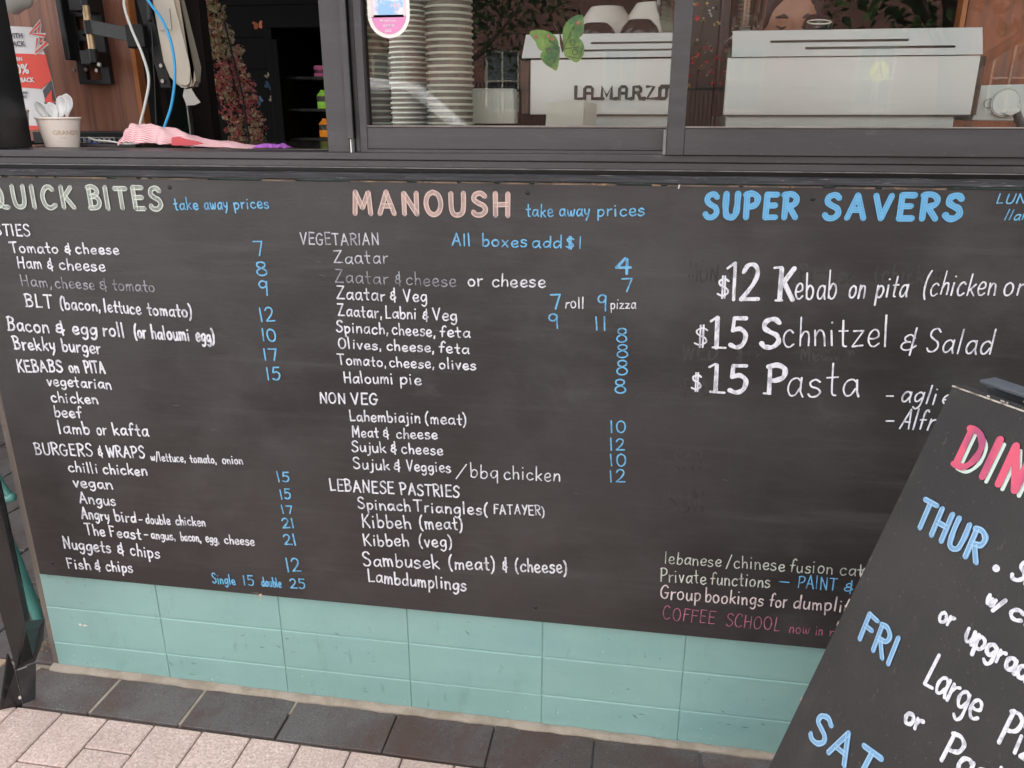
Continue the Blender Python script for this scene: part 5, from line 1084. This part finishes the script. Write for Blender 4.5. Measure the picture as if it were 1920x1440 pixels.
for k in range(3): tumbler(Vector((0.6800, .52, zr_ + k * .028)), .032, 'clear faceted tumbler, %s in the rear stack on the right machine' % ('lowest', 'middle', 'topmost')[k], 'rear stacked tumblers on the right machine')
rb = thing('black_jug', 'rounded black jug with a pale rim ring beside the face', 'jug', (0.8200,0.5000,1.4710))
jc = Vector((0.8179,0.5000,1.4700))
MB().lathe([(.030, 0), (.032, .012), (.026, .024), (.016, .03), (0, .031)], jc, 20).build('jug_body', M['ceramic_black'], rb, smooth=True)
rc = Vector((0.8101,0.4500,1.4807)); MB().tube([rc + Vector((.0235 * math.cos(a), .02 * math.sin(a), .006 * math.sin(a))) for a in [2 * PI * i / 28 for i in range(29)]], .0014, 6).build('rim_ring', M['cupstack_rim'], rb, smooth=True)
# green butterfly hanging on the window
gb = thing('butterfly_decoration', 'large green butterfly decoration hanging inside the window glass', 'butterfly', (0.3082,0.0600,1.4161))
def wing(pts, y, nm='wing'):
    q = [(p.x, p.z) for p in smooth_pts([(a, 0, b) for a, b in pts + pts[:1]], 4)][:-1]
    return MB().prism(q, y - .0008, y).build(nm, M['bfly_green'], gb)
wing([(0.3075,1.4058),(0.3025,1.4230),(0.2892,1.4335),(0.2723,1.4371),(0.2573,1.4356),(0.2555,1.4288),(0.2650,1.4184),(0.2708,1.4062),(0.2859,1.4009)], .06)
wing([(0.3084,1.4058),(0.2896,1.4060),(0.2765,1.4010),(0.2747,1.3923),(0.2824,1.3817),(0.2939,1.3747),(0.3034,1.3711),(0.3078,1.3885)], .0585)
wing([(0.3140,1.4057),(0.3125,1.4331),(0.3187,1.4483),(0.3332,1.4582),(0.3460,1.4588),(0.3492,1.4461),(0.3478,1.4293),(0.3361,1.4192)], .06)
wing([(0.3140,1.4057),(0.3267,1.4227),(0.3415,1.4225),(0.3502,1.4105),(0.3497,1.3950),(0.3388,1.3839),(0.3275,1.3883),(0.3180,1.3936)], .0585)
vk = Ink(lambda u, v, o: (u, .0575 - o, v))
for ln in ([(0.3086,1.4074),(0.2896,1.4196)], [(0.3086,1.4056),(0.2842,1.4059)], [(0.3087,1.4022),(0.2959,1.3833)], [(0.3151,1.4073),(0.3320,1.4412)], [(0.3151,1.4056),(0.3421,1.4087)], [(0.2788,1.3886),(0.2959,1.3780)], [(0.3238,1.3934),(0.3426,1.3898),(0.3477,1.4052)]): vk.stroke(ln, .0012)
for c in [(0.2899,1.4033),(0.2958,1.3876),(0.3307,1.4157),(0.3349,1.4002)]: vk.stroke([(c[0] + .0045 * math.cos(a), c[1] + .0045 * math.sin(a)) for a in [2 * PI * i / 10 for i in range(11)]], .0012)
vk.m.build('wing_veins', M['bfly_dark'], gb)
vs = Ink(lambda u, v, o: (u, .0574 - o, v))
for c in [(0.2952,1.4221),(0.2877,1.4265),(0.2661,1.4259),(0.3392,1.4469)]: vs.dot(c, .006)
vs.m.build('eyespots', M['bfly_spot'], gb)
MB().tube([(0.3083,0.0560,1.4294), (0.3114,0.0560,1.4140), (0.3136,0.0560,1.4003)], [.001, .0028, .0012], 8).build('body', M['bark'], gb)
MB().tube([(0.3084,0.0560,1.4277), (0.3026,0.0560,1.4380), (0.2950,0.0560,1.4483)], .0006, 5).build('antenna', M['bark'], gb)
MB().tube([(0.3093,0.0560,1.4277), (0.3082,0.0560,1.4362), (0.3043,0.0560,1.4448)], .0006, 5).build('antenna', M['bark'], gb)
# gap between the machines: dark posts and a string of small flowers
for px, y, w_, m_, lb in ((1290, .7, .03, 'frame', 'grey green slatted screen panel between the coffee machines'), (1352, .62, .022, 'gutter', 'pale upright post just left of the right coffee machine')):
    o = MB().box(0.5590 if px == 1290 else 0.6241, 0.6254 if px == 1290 else 0.6436, y, y + .02, 0, 2.3).build('screen_post', mat('grey_green_board', (.035, .045, .04), .5) if px == 1290 else M['frame'], None, bevel=.002); tag(o, lb, 'post')
fs = thing('flower_string', 'hanging string of small red yellow and white flowers between machines', 'flower string', (0.5850,0.6600,1.4602))
fm = {k: MB() for k in ('petal_red', 'petal_yellow', 'petal_white', 'leafgreen')}
for i in range(46):
    c = Vector((0.5855,0.6700,1.5764)).lerp(Vector((0.5843,0.6700,1.3592)), random.random()) + Vector((random.uniform(-.034, .040), 0, 0)); k = random.choices(list(fm), (4, 3, 4, 3))[0]
    clump_mesh(fm[k], c, random.uniform(.003, .005) if k == 'petal_white' else random.uniform(.005, .009), 7)
for k, mb in fm.items(): mb.build('blooms', M[k], fs)['kind'] = 'stuff'
MB().tube([(0.5861,0.6800,1.5777), (0.5854,0.6800,1.3534)], .0015, 5).build('stem', M['bark'], fs)
# right: orange-brown timber panel and white coffee grinder
op = thing('orange_timber_panel', 'orange-brown timber panel behind the white machine at far right', 'wall panel', (1.3424,0.9000,1.4698))
MB().box(1.2477, 2.6, .9, .92, 1.0, 2.3).build('veneer', M['rust'], op)
MB().box(1.2272, 1.2385, .88, .92, 1.0, 2.3).build('edge_strip', M['edge_orange'], op)
gr = thing('white_grinder', 'white machine with a round dial and spout at far right', 'coffee grinder', (1.1825,0.4000,1.2769))
MB().prism([(1.1265,1.3535),(1.2760,1.3567),(1.2907,1.2842),(1.1222,1.2861),(1.1219,1.2933),(1.1266,1.2954)], .40, .62).build('housing', M['machine_lo'], gr, bevel=.002)
dc = Vector((1.1767,0.3900,1.3198))
MB().lathe([(0, 0), (.024, 0), (.0255, .002), (.0255, .012)], dc, 32, (0, 1, 0)).build('dial', M['machine'], gr, bevel=0, smooth='auto')
MB().tube([dc + Vector((.0262 * math.cos(a), .003, .0262 * math.sin(a))) for a in [2 * PI * i / 30 for i in range(31)]], .0016, 6).build('dial_ring', M['ceramic'], gr, smooth=True)
MB().prism([(1.1723,1.3005),(1.1884,1.2944),(1.2053,1.3045),(1.1948,1.3126)], .385, .398).build('spout', M['machine'], gr, bevel=.001)
MB().tube([(1.2028,0.4000,1.3026), (1.2179,0.4000,1.2759)], .0085, 12).build('hose', mat('grey_hose', (.10, .10, .10), .4), gr, smooth='auto')
MB().tube([dc + Vector((-.030 + .009 * math.cos(a), .004, -.001 + .009 * math.sin(a))) for a in [2 * PI * i / 20 for i in range(21)]], .0006, 5).build('button_ring', M['gutter'], gr)

# ---- person behind the right machine
def person():
    eye = Vector((0.8357,0.9500,1.5347)); hc = eye + Vector((.004, .085, .012))     # head centre
    # one continuous surface: head, neck, torso, arms
    P = []; E = []; Rr = []
    def v(p, r): P.append(Vector(p)); Rr.append(r); return len(P) - 1
    x0, y0, z0 = hc.x, hc.y, hc.z
    pel = v((x0, y0 + .03, .92), (.15, .11)); wst = v((x0, y0 + .03, 1.08), (.125, .095)); E.append((pel, wst))
    cht = v((x0, y0 + .035, 1.24), (.15, .105)); E.append((wst, cht)); sh = v((x0, y0 + .035, z0 - .24), (.11, .08)); E.append((cht, sh))
    nk = v((x0, y0 + .025, z0 - .15), (.052, .052)); E.append((sh, nk)); jw = v((x0, y0 + .005, z0 - .075), (.055, .06)); E.append((nk, jw))
    for sg in (-1, 1):
        a = v((x0 + sg * .15, y0 + .04, z0 - .25), (.052, .052)); E.append((sh, a)); b = v((x0 + sg * .20, y0 + .0, z0 - .50), (.040, .040)); E.append((a, b))
        c = v((x0 + sg * .15, y0 - .20, z0 - .46), (.028, .028)); E.append((b, c))
        hp = v((x0 + sg * .09, y0 + .03, .80), (.085, .085)); E.append((pel, hp)); kn = v((x0 + sg * .10, y0 + .01, .47), (.055, .055)); E.append((hp, kn)); an = v((x0 + sg * .10, y0 + .04, .08), (.038, .038)); E.append((kn, an)); ft = v((x0 + sg * .11, y0 - .10, .035), (.035, .03)); E.append((an, ft))
    t = thing('person', 'person with dark hair looking down behind the right coffee machine', 'person', (x0, y0, 0))
    me = bpy.data.meshes.new('body'); me.from_pydata([p - Vector((x0, y0, 0)) for p in P], E, []); ob = bpy.data.objects.new('body', me); COL.objects.link(ob)
    sk = ob.modifiers.new('skin', 'SKIN'); sb = ob.modifiers.new('sub', 'SUBSURF'); sb.levels = sb.render_levels = 2
    for i, r in enumerate(Rr): me.skin_vertices[0].data[i].radius = r
    me.skin_vertices[0].data[0].use_root = True
    me.materials.append(M['shirt']); ob.parent = t
    # head
    hd = MB(); k, m_ = 40, 30; V = []
    for i in range(m_ + 1):
        a = -PI / 2 + PI * i / m_
        for j in range(k):
            b_ = 2 * PI * j / k; d = Vector((math.cos(a) * math.sin(b_), -math.cos(a) * math.cos(b_), math.sin(a)))
            x, y, z = d.x * .076, d.y * .092, d.z * .112
            if z < 0: f = 1 + z * 2.4; x *= max(.55, f); y = y * (1 + z * .8)
            fr = max(0, -d.y)
            g_ = lambda cx, cz, sx_, sz_: math.exp(-((x - cx) / sx_) ** 2 - ((z - cz) / sz_) ** 2)
            y -= fr * (.020 * g_(0, -.034, .011, .012) + .010 * g_(0, -.012, .008, .022) + .006 * g_(0, .014, .05, .010) + .005 * g_(0, -.066, .02, .008) + .006 * g_(0, -.092, .02, .014))
            y += fr * (.009 * g_(.031, -.004, .014, .009) + .009 * g_(-.031, -.004, .014, .009) + .003 * g_(0, -.052, .02, .006))
            y -= fr * (.004 * g_(.031, -.006, .010, .006) + .004 * g_(-.031, -.006, .010, .006))
            V.append(Vector((x, y, z)))
    Fs = [(i * k + j, i * k + (j + 1) % k, (i + 1) * k + (j + 1) % k, (i + 1) * k + j) for i in range(m_) for j in range(k)]
    tilt = Matrix.Rotation(math.radians(14), 3, 'X')       # looking down
    T_ = lambda v_: hc + tilt @ Vector(v_)
    hd.add([T_(v_) for v_ in V], Fs); hd.build('head', M['skin'], t, smooth=True)
    MB().tube([T_((0, .02, -.07)), hc + Vector((0, .03, -.17))], [.048, .05], 16).build('neck', M['skin'], t, smooth=True)
    for sg in (-1, 1):
        MB().tube([T_((sg * .016, -.089, .014)), T_((sg * .030, -.090, .021)), T_((sg * .048, -.078, .015))], [.0028, .0048, .0022], 6).build('eyebrow', M['eye'], t, smooth=True)
        MB().tube([T_((sg * .018, -.084, -.006)), T_((sg * .031, -.0865, -.011)), T_((sg * .045, -.077, -.006))], [.0018, .0036, .0022], 6).build('eyelid', M['eye'], t, smooth=True)
        ear = MB().ball((0, 0, 0), (.009, .018, .030), 10, 8); ear.xf(lambda v_: T_(v_ + Vector((sg * .075, .012, -.01)))); ear.build('ear', M['skin'], t, smooth=True)
    MB().tube([T_((-.022, -.078, -.064)), T_((0, -.092, -.062)), T_((.022, -.078, -.064))], [.002, .006, .002], 8).build('mouth', M['lip'], t, smooth=True)
    # hair cap parted over the forehead, tied back
    H = []
    for v_ in V:
        line = .086 - abs(v_.x) * 1.05 - max(0, abs(v_.x) - .05) * 2.2
        fr_ = max(0, min(1, (-v_.y - .0) / .03)); a_ = max(0, min(1, (v_.z - line) / .016 + .5)); a_ = 1 - fr_ * (1 - a_)
        low = max(0, min(1, (v_.z + .075) / .03)); a_ = min(a_, low); k_ = .90 + .24 * a_
        H.append(T_((v_.x * k_, v_.y * k_ + .004, v_.z * k_)))
    MB().add(H, Fs).build('hair', M['hair'], t, smooth=True)
    bn = MB().ball(T_((0, .11, .03)), .035, 12, 8).build('hair_bun', M['hair'], t, smooth=True)
    for sg in (-1, 1):      # hands with fingers resting on the far side of the machine
        w_ = Vector((x0 + sg * .15, y0 - .20, z0 - .46)); palm = w_ + Vector((-sg * .012, -.07, -.012))
        hm = MB().tube([w_, w_ + Vector((-sg * .005, -.03, -.004)), palm], [.024, .030, .028], 10)
        for q in range(4):
            b0 = palm + Vector(((q - 1.5) * .016, -.005, 0)); ln = (.060, .070, .066, .052)[q]
            hm.tube([b0, b0 + Vector((0, -ln * .5, .004)), b0 + Vector((0, -ln * .85, -.012)), b0 + Vector((0, -ln, -.024))], [.009, .0085, .0078, .006], 8)
        b0 = w_ + Vector((-sg * .024, -.03, -.004)); hm.tube([b0, b0 + Vector((-sg * .018, -.026, -.006)), b0 + Vector((-sg * .02, -.05, -.014))], [.011, .0095, .007], 8)
        hm.build('hand', M['skin'], t, smooth=True)
person()

# ================================================================== SANDWICH BOARD SIGN
SO, SW, SU, SN = map(Vector, (SIGN_ORIGIN, SIGN_W, SIGN_UP, SIGN_N))
sg_ = thing('sandwich_board', 'black wooden sandwich board with handwritten dinner specials', 'sandwich board', (SO.x + .3, SO.y - .2, 0))
SWID = .62
MB().obox(SO, SW * SWID, SU * (SIGN_TOP + .006), -SN * .012).build('front_panel', M['sign'], sg_, bevel=.0025, seg=2)
bk = Vector((SU.x, SU.y, 0)).normalized()
top = SO + SU * (SIGN_TOP + .006)
MB().obox(top - SN * .0125 + SU * -.022 + SW * .004, SW * (SWID - .008), SU * .024, -SN * .014).build('top_batten', M['oldwood'], sg_, bevel=.002)
# rear leaf leans the other way
SR = Vector((-SU.x, -SU.y, SU.z)); SR = Vector((bk.x * .375, bk.y * .375, -.927))
rt = top + bk * .048 + Vector((0, 0, -.006)) + SW * .012
MB().obox(rt, SW * (SWID - .03), SR * (SIGN_TOP - .02), bk * .012).build('rear_panel', mat('blue_grey_panel', (.05, .058, .068), .45, (.08, .085, .09), (12, 12, 12)), sg_, bevel=.0025)
MB().obox(top + bk * .024 + Vector((0, 0, .002)) + SW * .02, SW * (SWID - .04), bk * .030, Vector((0, 0, .006))).build('top_leaf', mat('blue_grey_top', (.085, .095, .11), .35, (.12, .13, .14), (14, 14, 14)), sg_, bevel=.0015)
for d_ in (.10, SWID - .16): MB().obox(top + bk * .006 + SW * d_ + Vector((0, 0, .0035)), SW * .06, bk * .03, Vector((0, 0, .002))).build('hinge', M['brass'], sg_)
ed = MB()
for a_, l_ in ((.055, .004), (.075, .006), (.083, .003), (.12, .01), (.16, .012), (.205, .03), (.25, .02)): ed.obox(top + SW * a_ + SN * .0006 - SU * .003, SW * l_, SU * .0022, SN * .0006)
for a_, l_ in ((.30, .012), (.36, .02), (.385, .008), (.52, .01), (.66, .006)): ed.obox(SO + SU * (SIGN_TOP - a_) + SN * .0006 + SW * .001, SW * .0018, SU * l_, SN * .0006)
ed.obox(top + SW * .001 + SN * .0003 - SU * .006, SW * SWID * .98, SU * .0022, SN * .0005)
ed.build('worn_edge', mat('bare_worn_edge', (.50, .44, .38), .8, (.15, .12, .1), (60, 60, 60), .45, .6), sg_)
FS = lambda u, v, o: SO + SW * u + SU * v + SN * (o + .0002)
for t, a, b, dx, dy, key, pen in SIGNTEXT:
    if key == 'signwhite':
        ink = {'main': Ink(FS), 'line': Ink(FS)}
        write(ink, t, a, b, dy, pen * 1.0, up=(dx, dy), gap=.12)
        o = ink['main'].m.build('lettering', M['white'], sg_); o['label'] = 'white handwriting reading ' + t
    else:
        fill, line = M[key + '_fill'], M[key + '_line']
        FL = lambda u, v, o: SO + SW * u + SU * v + SN * (o + .0012)
        FU = lambda u, v, o: SO + SW * (u + .0055) + SU * (v - .0035) + SN * (o - .0001)
        ink = {'main': Ink(FS), 'line': Ink(FL if key == 'signblue' else FU)}
        if key == 'signblue': write(ink, t, a, b, dy, pen, up=(dx, dy), gap=.22, multi=(-.36, .36), jit=.5)
        else:
            st = random.getstate(); write(ink, t, a, b, dy, pen, up=(dx, dy), gap=.30, jit=.3)
            random.setstate(st); i2 = {'main': Ink(lambda u, v, o: SO + SW * (u + .0066) + SU * (v - .0040) + SN * (o * .3 + .0001)), 'line': None}; write(i2, t, a, b, dy, pen * .55, up=(dx, dy), gap=.30, jit=.3)
            i2['main'].m.build('lettering_shadow', line, sg_)
        o = ink['main'].m.xf(lambda v: v + SN * (.0012 if key == 'signpink' else 0)).build('heading', fill, sg_); o['label'] = 'thick painted lettering reading ' + t
        if key == 'signblue': ink['line'].m.build('heading_outline', line, o)

# ================================================================== LEFT EDGE: black steel leg, teal tubes
leg = thing('steel_leg', 'glossy black folded steel leg standing on the paving at left', 'post', (-.95, -.05, 0))
def poly(nm, pts, th, m, parent, bev=.0015):
    P = [Vector(p) for p in pts]; nn = (P[1] - P[0]).cross(P[2] - P[0]).normalized()
    if nn.dot(Vector(CAM_LOC) - P[0]) < 0: nn = -nn
    B_ = [p - nn * th for p in P]; n_ = len(P)
    # winding: outward
    Fs = [tuple(range(n_)), tuple(range(2 * n_ - 1, n_ - 1, -1))] + [(i, i + n_, (i + 1) % n_ + n_, (i + 1) % n_) for i in range(n_)]
    return MB().add(P + B_, Fs).build(nm, m, parent, bevel=bev)
yl = -.13
poly('post_face', [(-0.8792,-0.1000,0.8001), (-0.8534,-0.1100,0.6055), (-0.8412,-0.1250,0.2310), (-0.8866,-0.1350,0.1036), (-0.9191,-0.1200,0.5684)], .012, M['gloss_black'], leg)
poly('post_side', [(-0.8509,-0.1000,0.5889), (-0.8562,-0.0900,0.5590), (-0.8516,-0.1000,0.2152), (-0.8405,-0.1260,0.2304)], .003, M['black'], leg)
poly('gusset', [(-0.8405,-0.1260,0.2304), (-0.8518,-0.0600,0.1915), (-0.8590,-0.0700,0.1395), (-0.8622,-0.1000,0.1028), (-0.8859,-0.1360,0.1030)], .004, M['gloss_black'], leg)
poly('foot_flange', [(-0.8852,-0.1370,0.1024), (-0.8605,-0.1020,0.1030), (-0.8736,-0.1160,-0.0040), (-0.8892,-0.1340,-0.0029)], .004, mat('grey_reflection_steel', (.035, .032, .036), .3, (.02, .02, .02), (30, 30, 30)), leg)  # flange greyer than the leg: a grey reflection put into its colour
poly('foot_plate', [(-0.8682,-0.1600,0.1694), (-0.8856,-0.1380,0.1031), (-0.8889,-0.1360,-0.0027), (-0.9300,-0.1580,-0.0045)], .004, M['gloss_black'], leg)
MB().lathe([(0, 0), (.0042, 0)], Vector((-0.8883,-0.1395,0.0304)), 14, (0, -1, .3)).build('bolt_hole', M['label'], leg)
MB().tube([(-0.8769,-0.1390,0.1079), (-0.8666,-0.1240,0.1062)], .0012, 6).build('lit_fold_edge', M['steel'], leg)  # bright line laid along the fold to paint its lit edge
rk = thing('teal_tube_stand', 'teal painted tubular stand at the far left beside the wall end', 'stand', (-1.0, .1, 0))
MB().tube([(-0.9899,0.0300,0.3736), (-0.9824,0.0300,0.2804), (-0.9673,0.0300,0.1850), (-0.9547,0.0300,0.1144)], [.006, .013, .014, .013], 14).build('leg_tube', mat('teal_gloss_paint', (.045, .17, .15), .3, (.07, .24, .21), (8, 8, 8)), rk, smooth='auto')
MB().tube(smooth_pts([(-1.0267,0.0500,0.5888), (-1.0042,0.0500,0.4954), (-0.9840,0.0500,0.4484), (-0.9704,0.0500,0.4396)], 5), .0085, 12).build('cross_tube', bpy.data.materials['teal_gloss_paint'], rk, smooth='auto')
MB().tube(smooth_pts([(-0.9659,0.0450,0.4411), (-0.9891,0.0450,0.4322), (-1.0150,0.0450,0.4061), (-1.0505,0.0450,0.3530)], 5), .0085, 12).build('cross_tube', bpy.data.materials['teal_gloss_paint'], rk, smooth='auto')
MB().ball((-0.9651,0.0430,0.4435), .0095, 12, 8).build('tube_end', bpy.data.materials['teal_gloss_paint'], rk, smooth=True)
# leaf litter in the corner
lt = MB()
for _ in range(70):
    p = Vector((-0.9741,0.0487,0.0150)) + Vector((random.uniform(-.04, .02), random.uniform(-.05, .05), random.uniform(-.002, .004))); a = random.uniform(0, 6.3); s_ = random.uniform(.003, .008)
    lt.add([p, p + Vector((math.cos(a), math.sin(a), .2)) * s_, p + Vector((math.cos(a + .9), math.sin(a + .9), .1)) * s_ * .8], [(0, 1, 2)])
l_o = lt.build('leaf_litter', mat('dry_leaf', (.33, .16, .05), .8)); tag(l_o, 'dry brown leaf bits caught behind the steel leg', 'leaves', kind='stuff')

# ================================================================== STREET BEHIND THE CAMERA (seen in the window glass)
bld = thing('terrace_house', 'red brick terrace house across the street mirrored in the glass', 'house', (0, -27, 0))
holes = []; wins = []
for fx in range(7):
    for fz in range(2): wins.append((-13 + fx * 4.0, -13 + fx * 4.0 + 1.2, 1.4 + fz * 3.6, 3.4 + fz * 3.6))
MB().holes(-16, 16, 0, 8.4, wins, -27.3, -27.0).build('wall', M['brick_red'], bld)
MB().box(-16, 16, -27.0, -26.95, 7.6, 7.8).build('string_course', M['cream_trim'], bld)
MB().box(-16, 16, -27.2, -26.7, 8.4, 8.7).build('cornice', M['cream_trim'], bld)
MB().box(-16, 16, -33, -27.31, 8.4, 8.5).build('roof', M['iron'], bld)
MB().box(-16, 16, -33, -32.8, 0, 8.4).build('rear_wall', M['brick_red'], bld)
for (a, b, c, d) in wins:
    f = MB().holes(a, b, c, d, [(a + .09, (a + b) / 2 - .03, c + .09, (c + d) / 2 - .03), ((a + b) / 2 + .03, b - .09, c + .09, (c + d) / 2 - .03), (a + .09, (a + b) / 2 - .03, (c + d) / 2 + .03, d - .09), ((a + b) / 2 + .03, b - .09, (c + d) / 2 + .03, d - .09)], -27.14, -27.06).build('window_frame', M['cream_trim'], bld)
    MB().box(a + .05, b - .05, -27.2, -27.16, c + .05, d - .05).build('pane', M['window_far'], f)
brk = MB()
for r_ in range(84):
    z = r_ * .1
    if True:
        x = -16.0
        brk.add([(-16, -26.998, z + .004), (16, -26.998, z + .004), (16, -26.998, z + .016), (-16, -26.998, z + .016)], [(3, 2, 1, 0)])
fn = thing('iron_fence', 'black iron railing fence across the street mirrored in the glass', 'fence', (0, -17, 0))
fb = MB()
for k in range(300): x = -13 + k * .09; fb.box(x, x + .022, -17.01, -16.99, .1, 2.0)
fb.build('railings', M['iron'], fn)['kind'] = 'stuff'
MB().box(-13, 14, -17.02, -16.98, .3, .35).build('rail', M['iron'], fn); MB().box(-13, 14, -17.02, -16.98, 1.8, 1.85).build('rail', M['iron'], fn)
# parked car
def car(cx, cy, label):
    t = thing('parked_car', label, 'car', (cx, cy, 0))
    prof = [(-2.1, .35), (-2.12, .62), (-1.95, .82), (-1.1, .95), (-.45, 1.40), (.1, 1.47), (.95, 1.42), (1.65, 1.02), (2.05, .92), (2.12, .6), (2.1, .35)]
    def side_(w, ins, z_in): return [(cx + x, cy + w - (ins if z > 1.0 else 0) * (1 if w > 0 else -1), z) for x, z in prof]
    A_ = side_(.85, .16, 1); B_ = side_(-.85, .16, 1); n_ = len(A_)
    MB().add(A_ + B_, [tuple(range(n_))[::-1], tuple(range(n_, 2 * n_))] + [(i, (i + 1) % n_, (i + 1) % n_ + n_, i + n_) for i in range(n_)]).build('body', M['car'], t, bevel=.05, seg=3, smooth='auto')
    MB().add([(cx - 1.06, cy - .68, .99), (cx - .50, cy - .62, 1.375), (cx - .50, cy + .62, 1.375), (cx - 1.06, cy + .68, .99)], [(0, 1, 2, 3)]).xf(lambda v: v + Vector((-.018, 0, .022))).build('windscreen', M['car_glass'], t)
    MB().add([(cx + 1.62, cy - .66, 1.06), (cx + .99, cy - .62, 1.39), (cx + .99, cy + .62, 1.39), (cx + 1.62, cy + .66, 1.06)], [(3, 2, 1, 0)]).xf(lambda v: v + Vector((.018, 0, .02))).build('rear_window', M['car_glass'], t)
    for sg in (-1, 1):
        MB().add([(cx - .9, cy + sg * .80, 1.0), (cx - .38, cy + sg * .70, 1.36), (cx + .86, cy + sg * .70, 1.36), (cx + 1.4, cy + sg * .80, 1.02)], [(0, 1, 2, 3)]).xf(lambda v: v + Vector((0, sg * .03, 0))).build('side_window', M['car_glass'], t)
        for wx in (-1.3, 1.3):
            w_ = MB().lathe([(.0, -.1), (.20, -.1), (.31, -.09), (.32, 0), (.31, .09), (.20, .1), (0, .1)], (cx + wx, cy + sg * .78, .32), 24, (0, 1, 0)).build('wheel', M['tyre'], t, smooth='auto')
        MB().box(cx - 2.14, cx - 2.09, cy + sg * .62 - .16, cy + sg * .62 + .16, .62, .74).build('headlight', M['paper'], t)
        MB().box(cx + 2.09, cx + 2.14, cy + sg * .62 - .14, cy + sg * .62 + .14, .66, .8).build('tail_light', M['red'], t)
    t.rotation_euler = (0, 0, PI); t.scale = (1, 1, 1.08)
    return t
car(-1.63, -5.2, 'silver hatchback parked at the kerb and mirrored in the glass')
def tree(x, y, h, r, label, seed=1):
    random.seed(seed); t = thing('street_tree', label, 'tree', (x, y, 0))
    tr = MB().tube([(x, y, 0), (x + .1, y, h * .3), (x - .05, y + .05, h * .55), (x, y, h * .8)], [.2, .16, .12, .05], 10)
    tips = []
    for k in range(9):
        a = k * 2.4; z0 = h * (.35 + .05 * k); e = Vector((x + math.cos(a) * r * .7, y + math.sin(a) * r * .7, z0 + r * .6)); tr.tube([(x, y, z0), ((x + e.x) / 2, (y + e.y) / 2, z0 + r * .25), e], [.07, .05, .02], 6); tips.append(e)
    tr.build('trunk', M['bark'], t, smooth='auto')
    cr_ = MB()
    for _ in range(5200):
        c = random.choice(tips) if random.random() < .8 else Vector((x, y, h * .75)); d = Vector((random.gauss(0, 1), random.gauss(0, 1), random.gauss(0, .8))); d = d.normalized() * r * .55 * random.random() ** .4
        p = c + d; u = Vector((random.gauss(0, 1), random.gauss(0, 1), random.gauss(0, 1))).normalized(); v = u.orthogonal().normalized(); s_ = random.uniform(.05, .10)
        cr_.add([p - u * s_, p + v * s_ * .5, p + u * s_, p - v * s_ * .5], [(0, 1, 2, 3)])
    c_ = cr_.build('crown', M['leaf'], t); c_['kind'] = 'stuff'
tree(3.6, -8.2, 4.6, 1.7, 'leafy street tree across the road mirrored in the right window', 3)
tree(-3.2, -13.5, 5.2, 2.0, 'leafy street tree further left across the road', 5)
tree(9.5, -12.5, 5.6, 2.4, 'tall leafy tree far along the street at right', 8)
# yellow pedestrian sign reflected in the glass
ys = thing('crossing_sign', 'round yellow pedestrian sign mirrored in the right window', 'sign', (3.883,-12.000,0))
yc = Vector((3.8828,12.0000,1.9197)); yc.y = -12
MB().lathe([(0, 0), (.14, 0), (.14, -.01), (0, -.01)], yc, 28, (0, 1, 0)).build('disc', M['yellow_sign'], ys)
MB().tube([(yc.x, yc.y - .03, 0), (yc.x, yc.y - .03, yc.z + .1)], .03, 10).build('pole', M['steel'], ys)
yk = Ink(lambda u, v, o: (u, yc.y + .004 + o, v))
for a, b in (((-.06, -.08), (-.01, .06)), ((.06, -.08), (.01, .06)), ((-.04, -.02), (.04, -.02))): yk.stroke([(yc.x + a[0], yc.z + a[1]), (yc.x + b[0], yc.z + b[1])], .022)
yk.m.build('walking_legs', M['iron'], ys)

for o in bpy.data.objects:
    if o.name.split('.')[0] in ('scuff_marks', 'bare_plaster_chips', 'worn_top_edge', 'worn_edge', 'scratch_marks', 'splinter', 'wing_veins', 'eyespots', 'print'): 
        if o.name.split('.')[0] != 'print': o['kind'] = 'stuff'
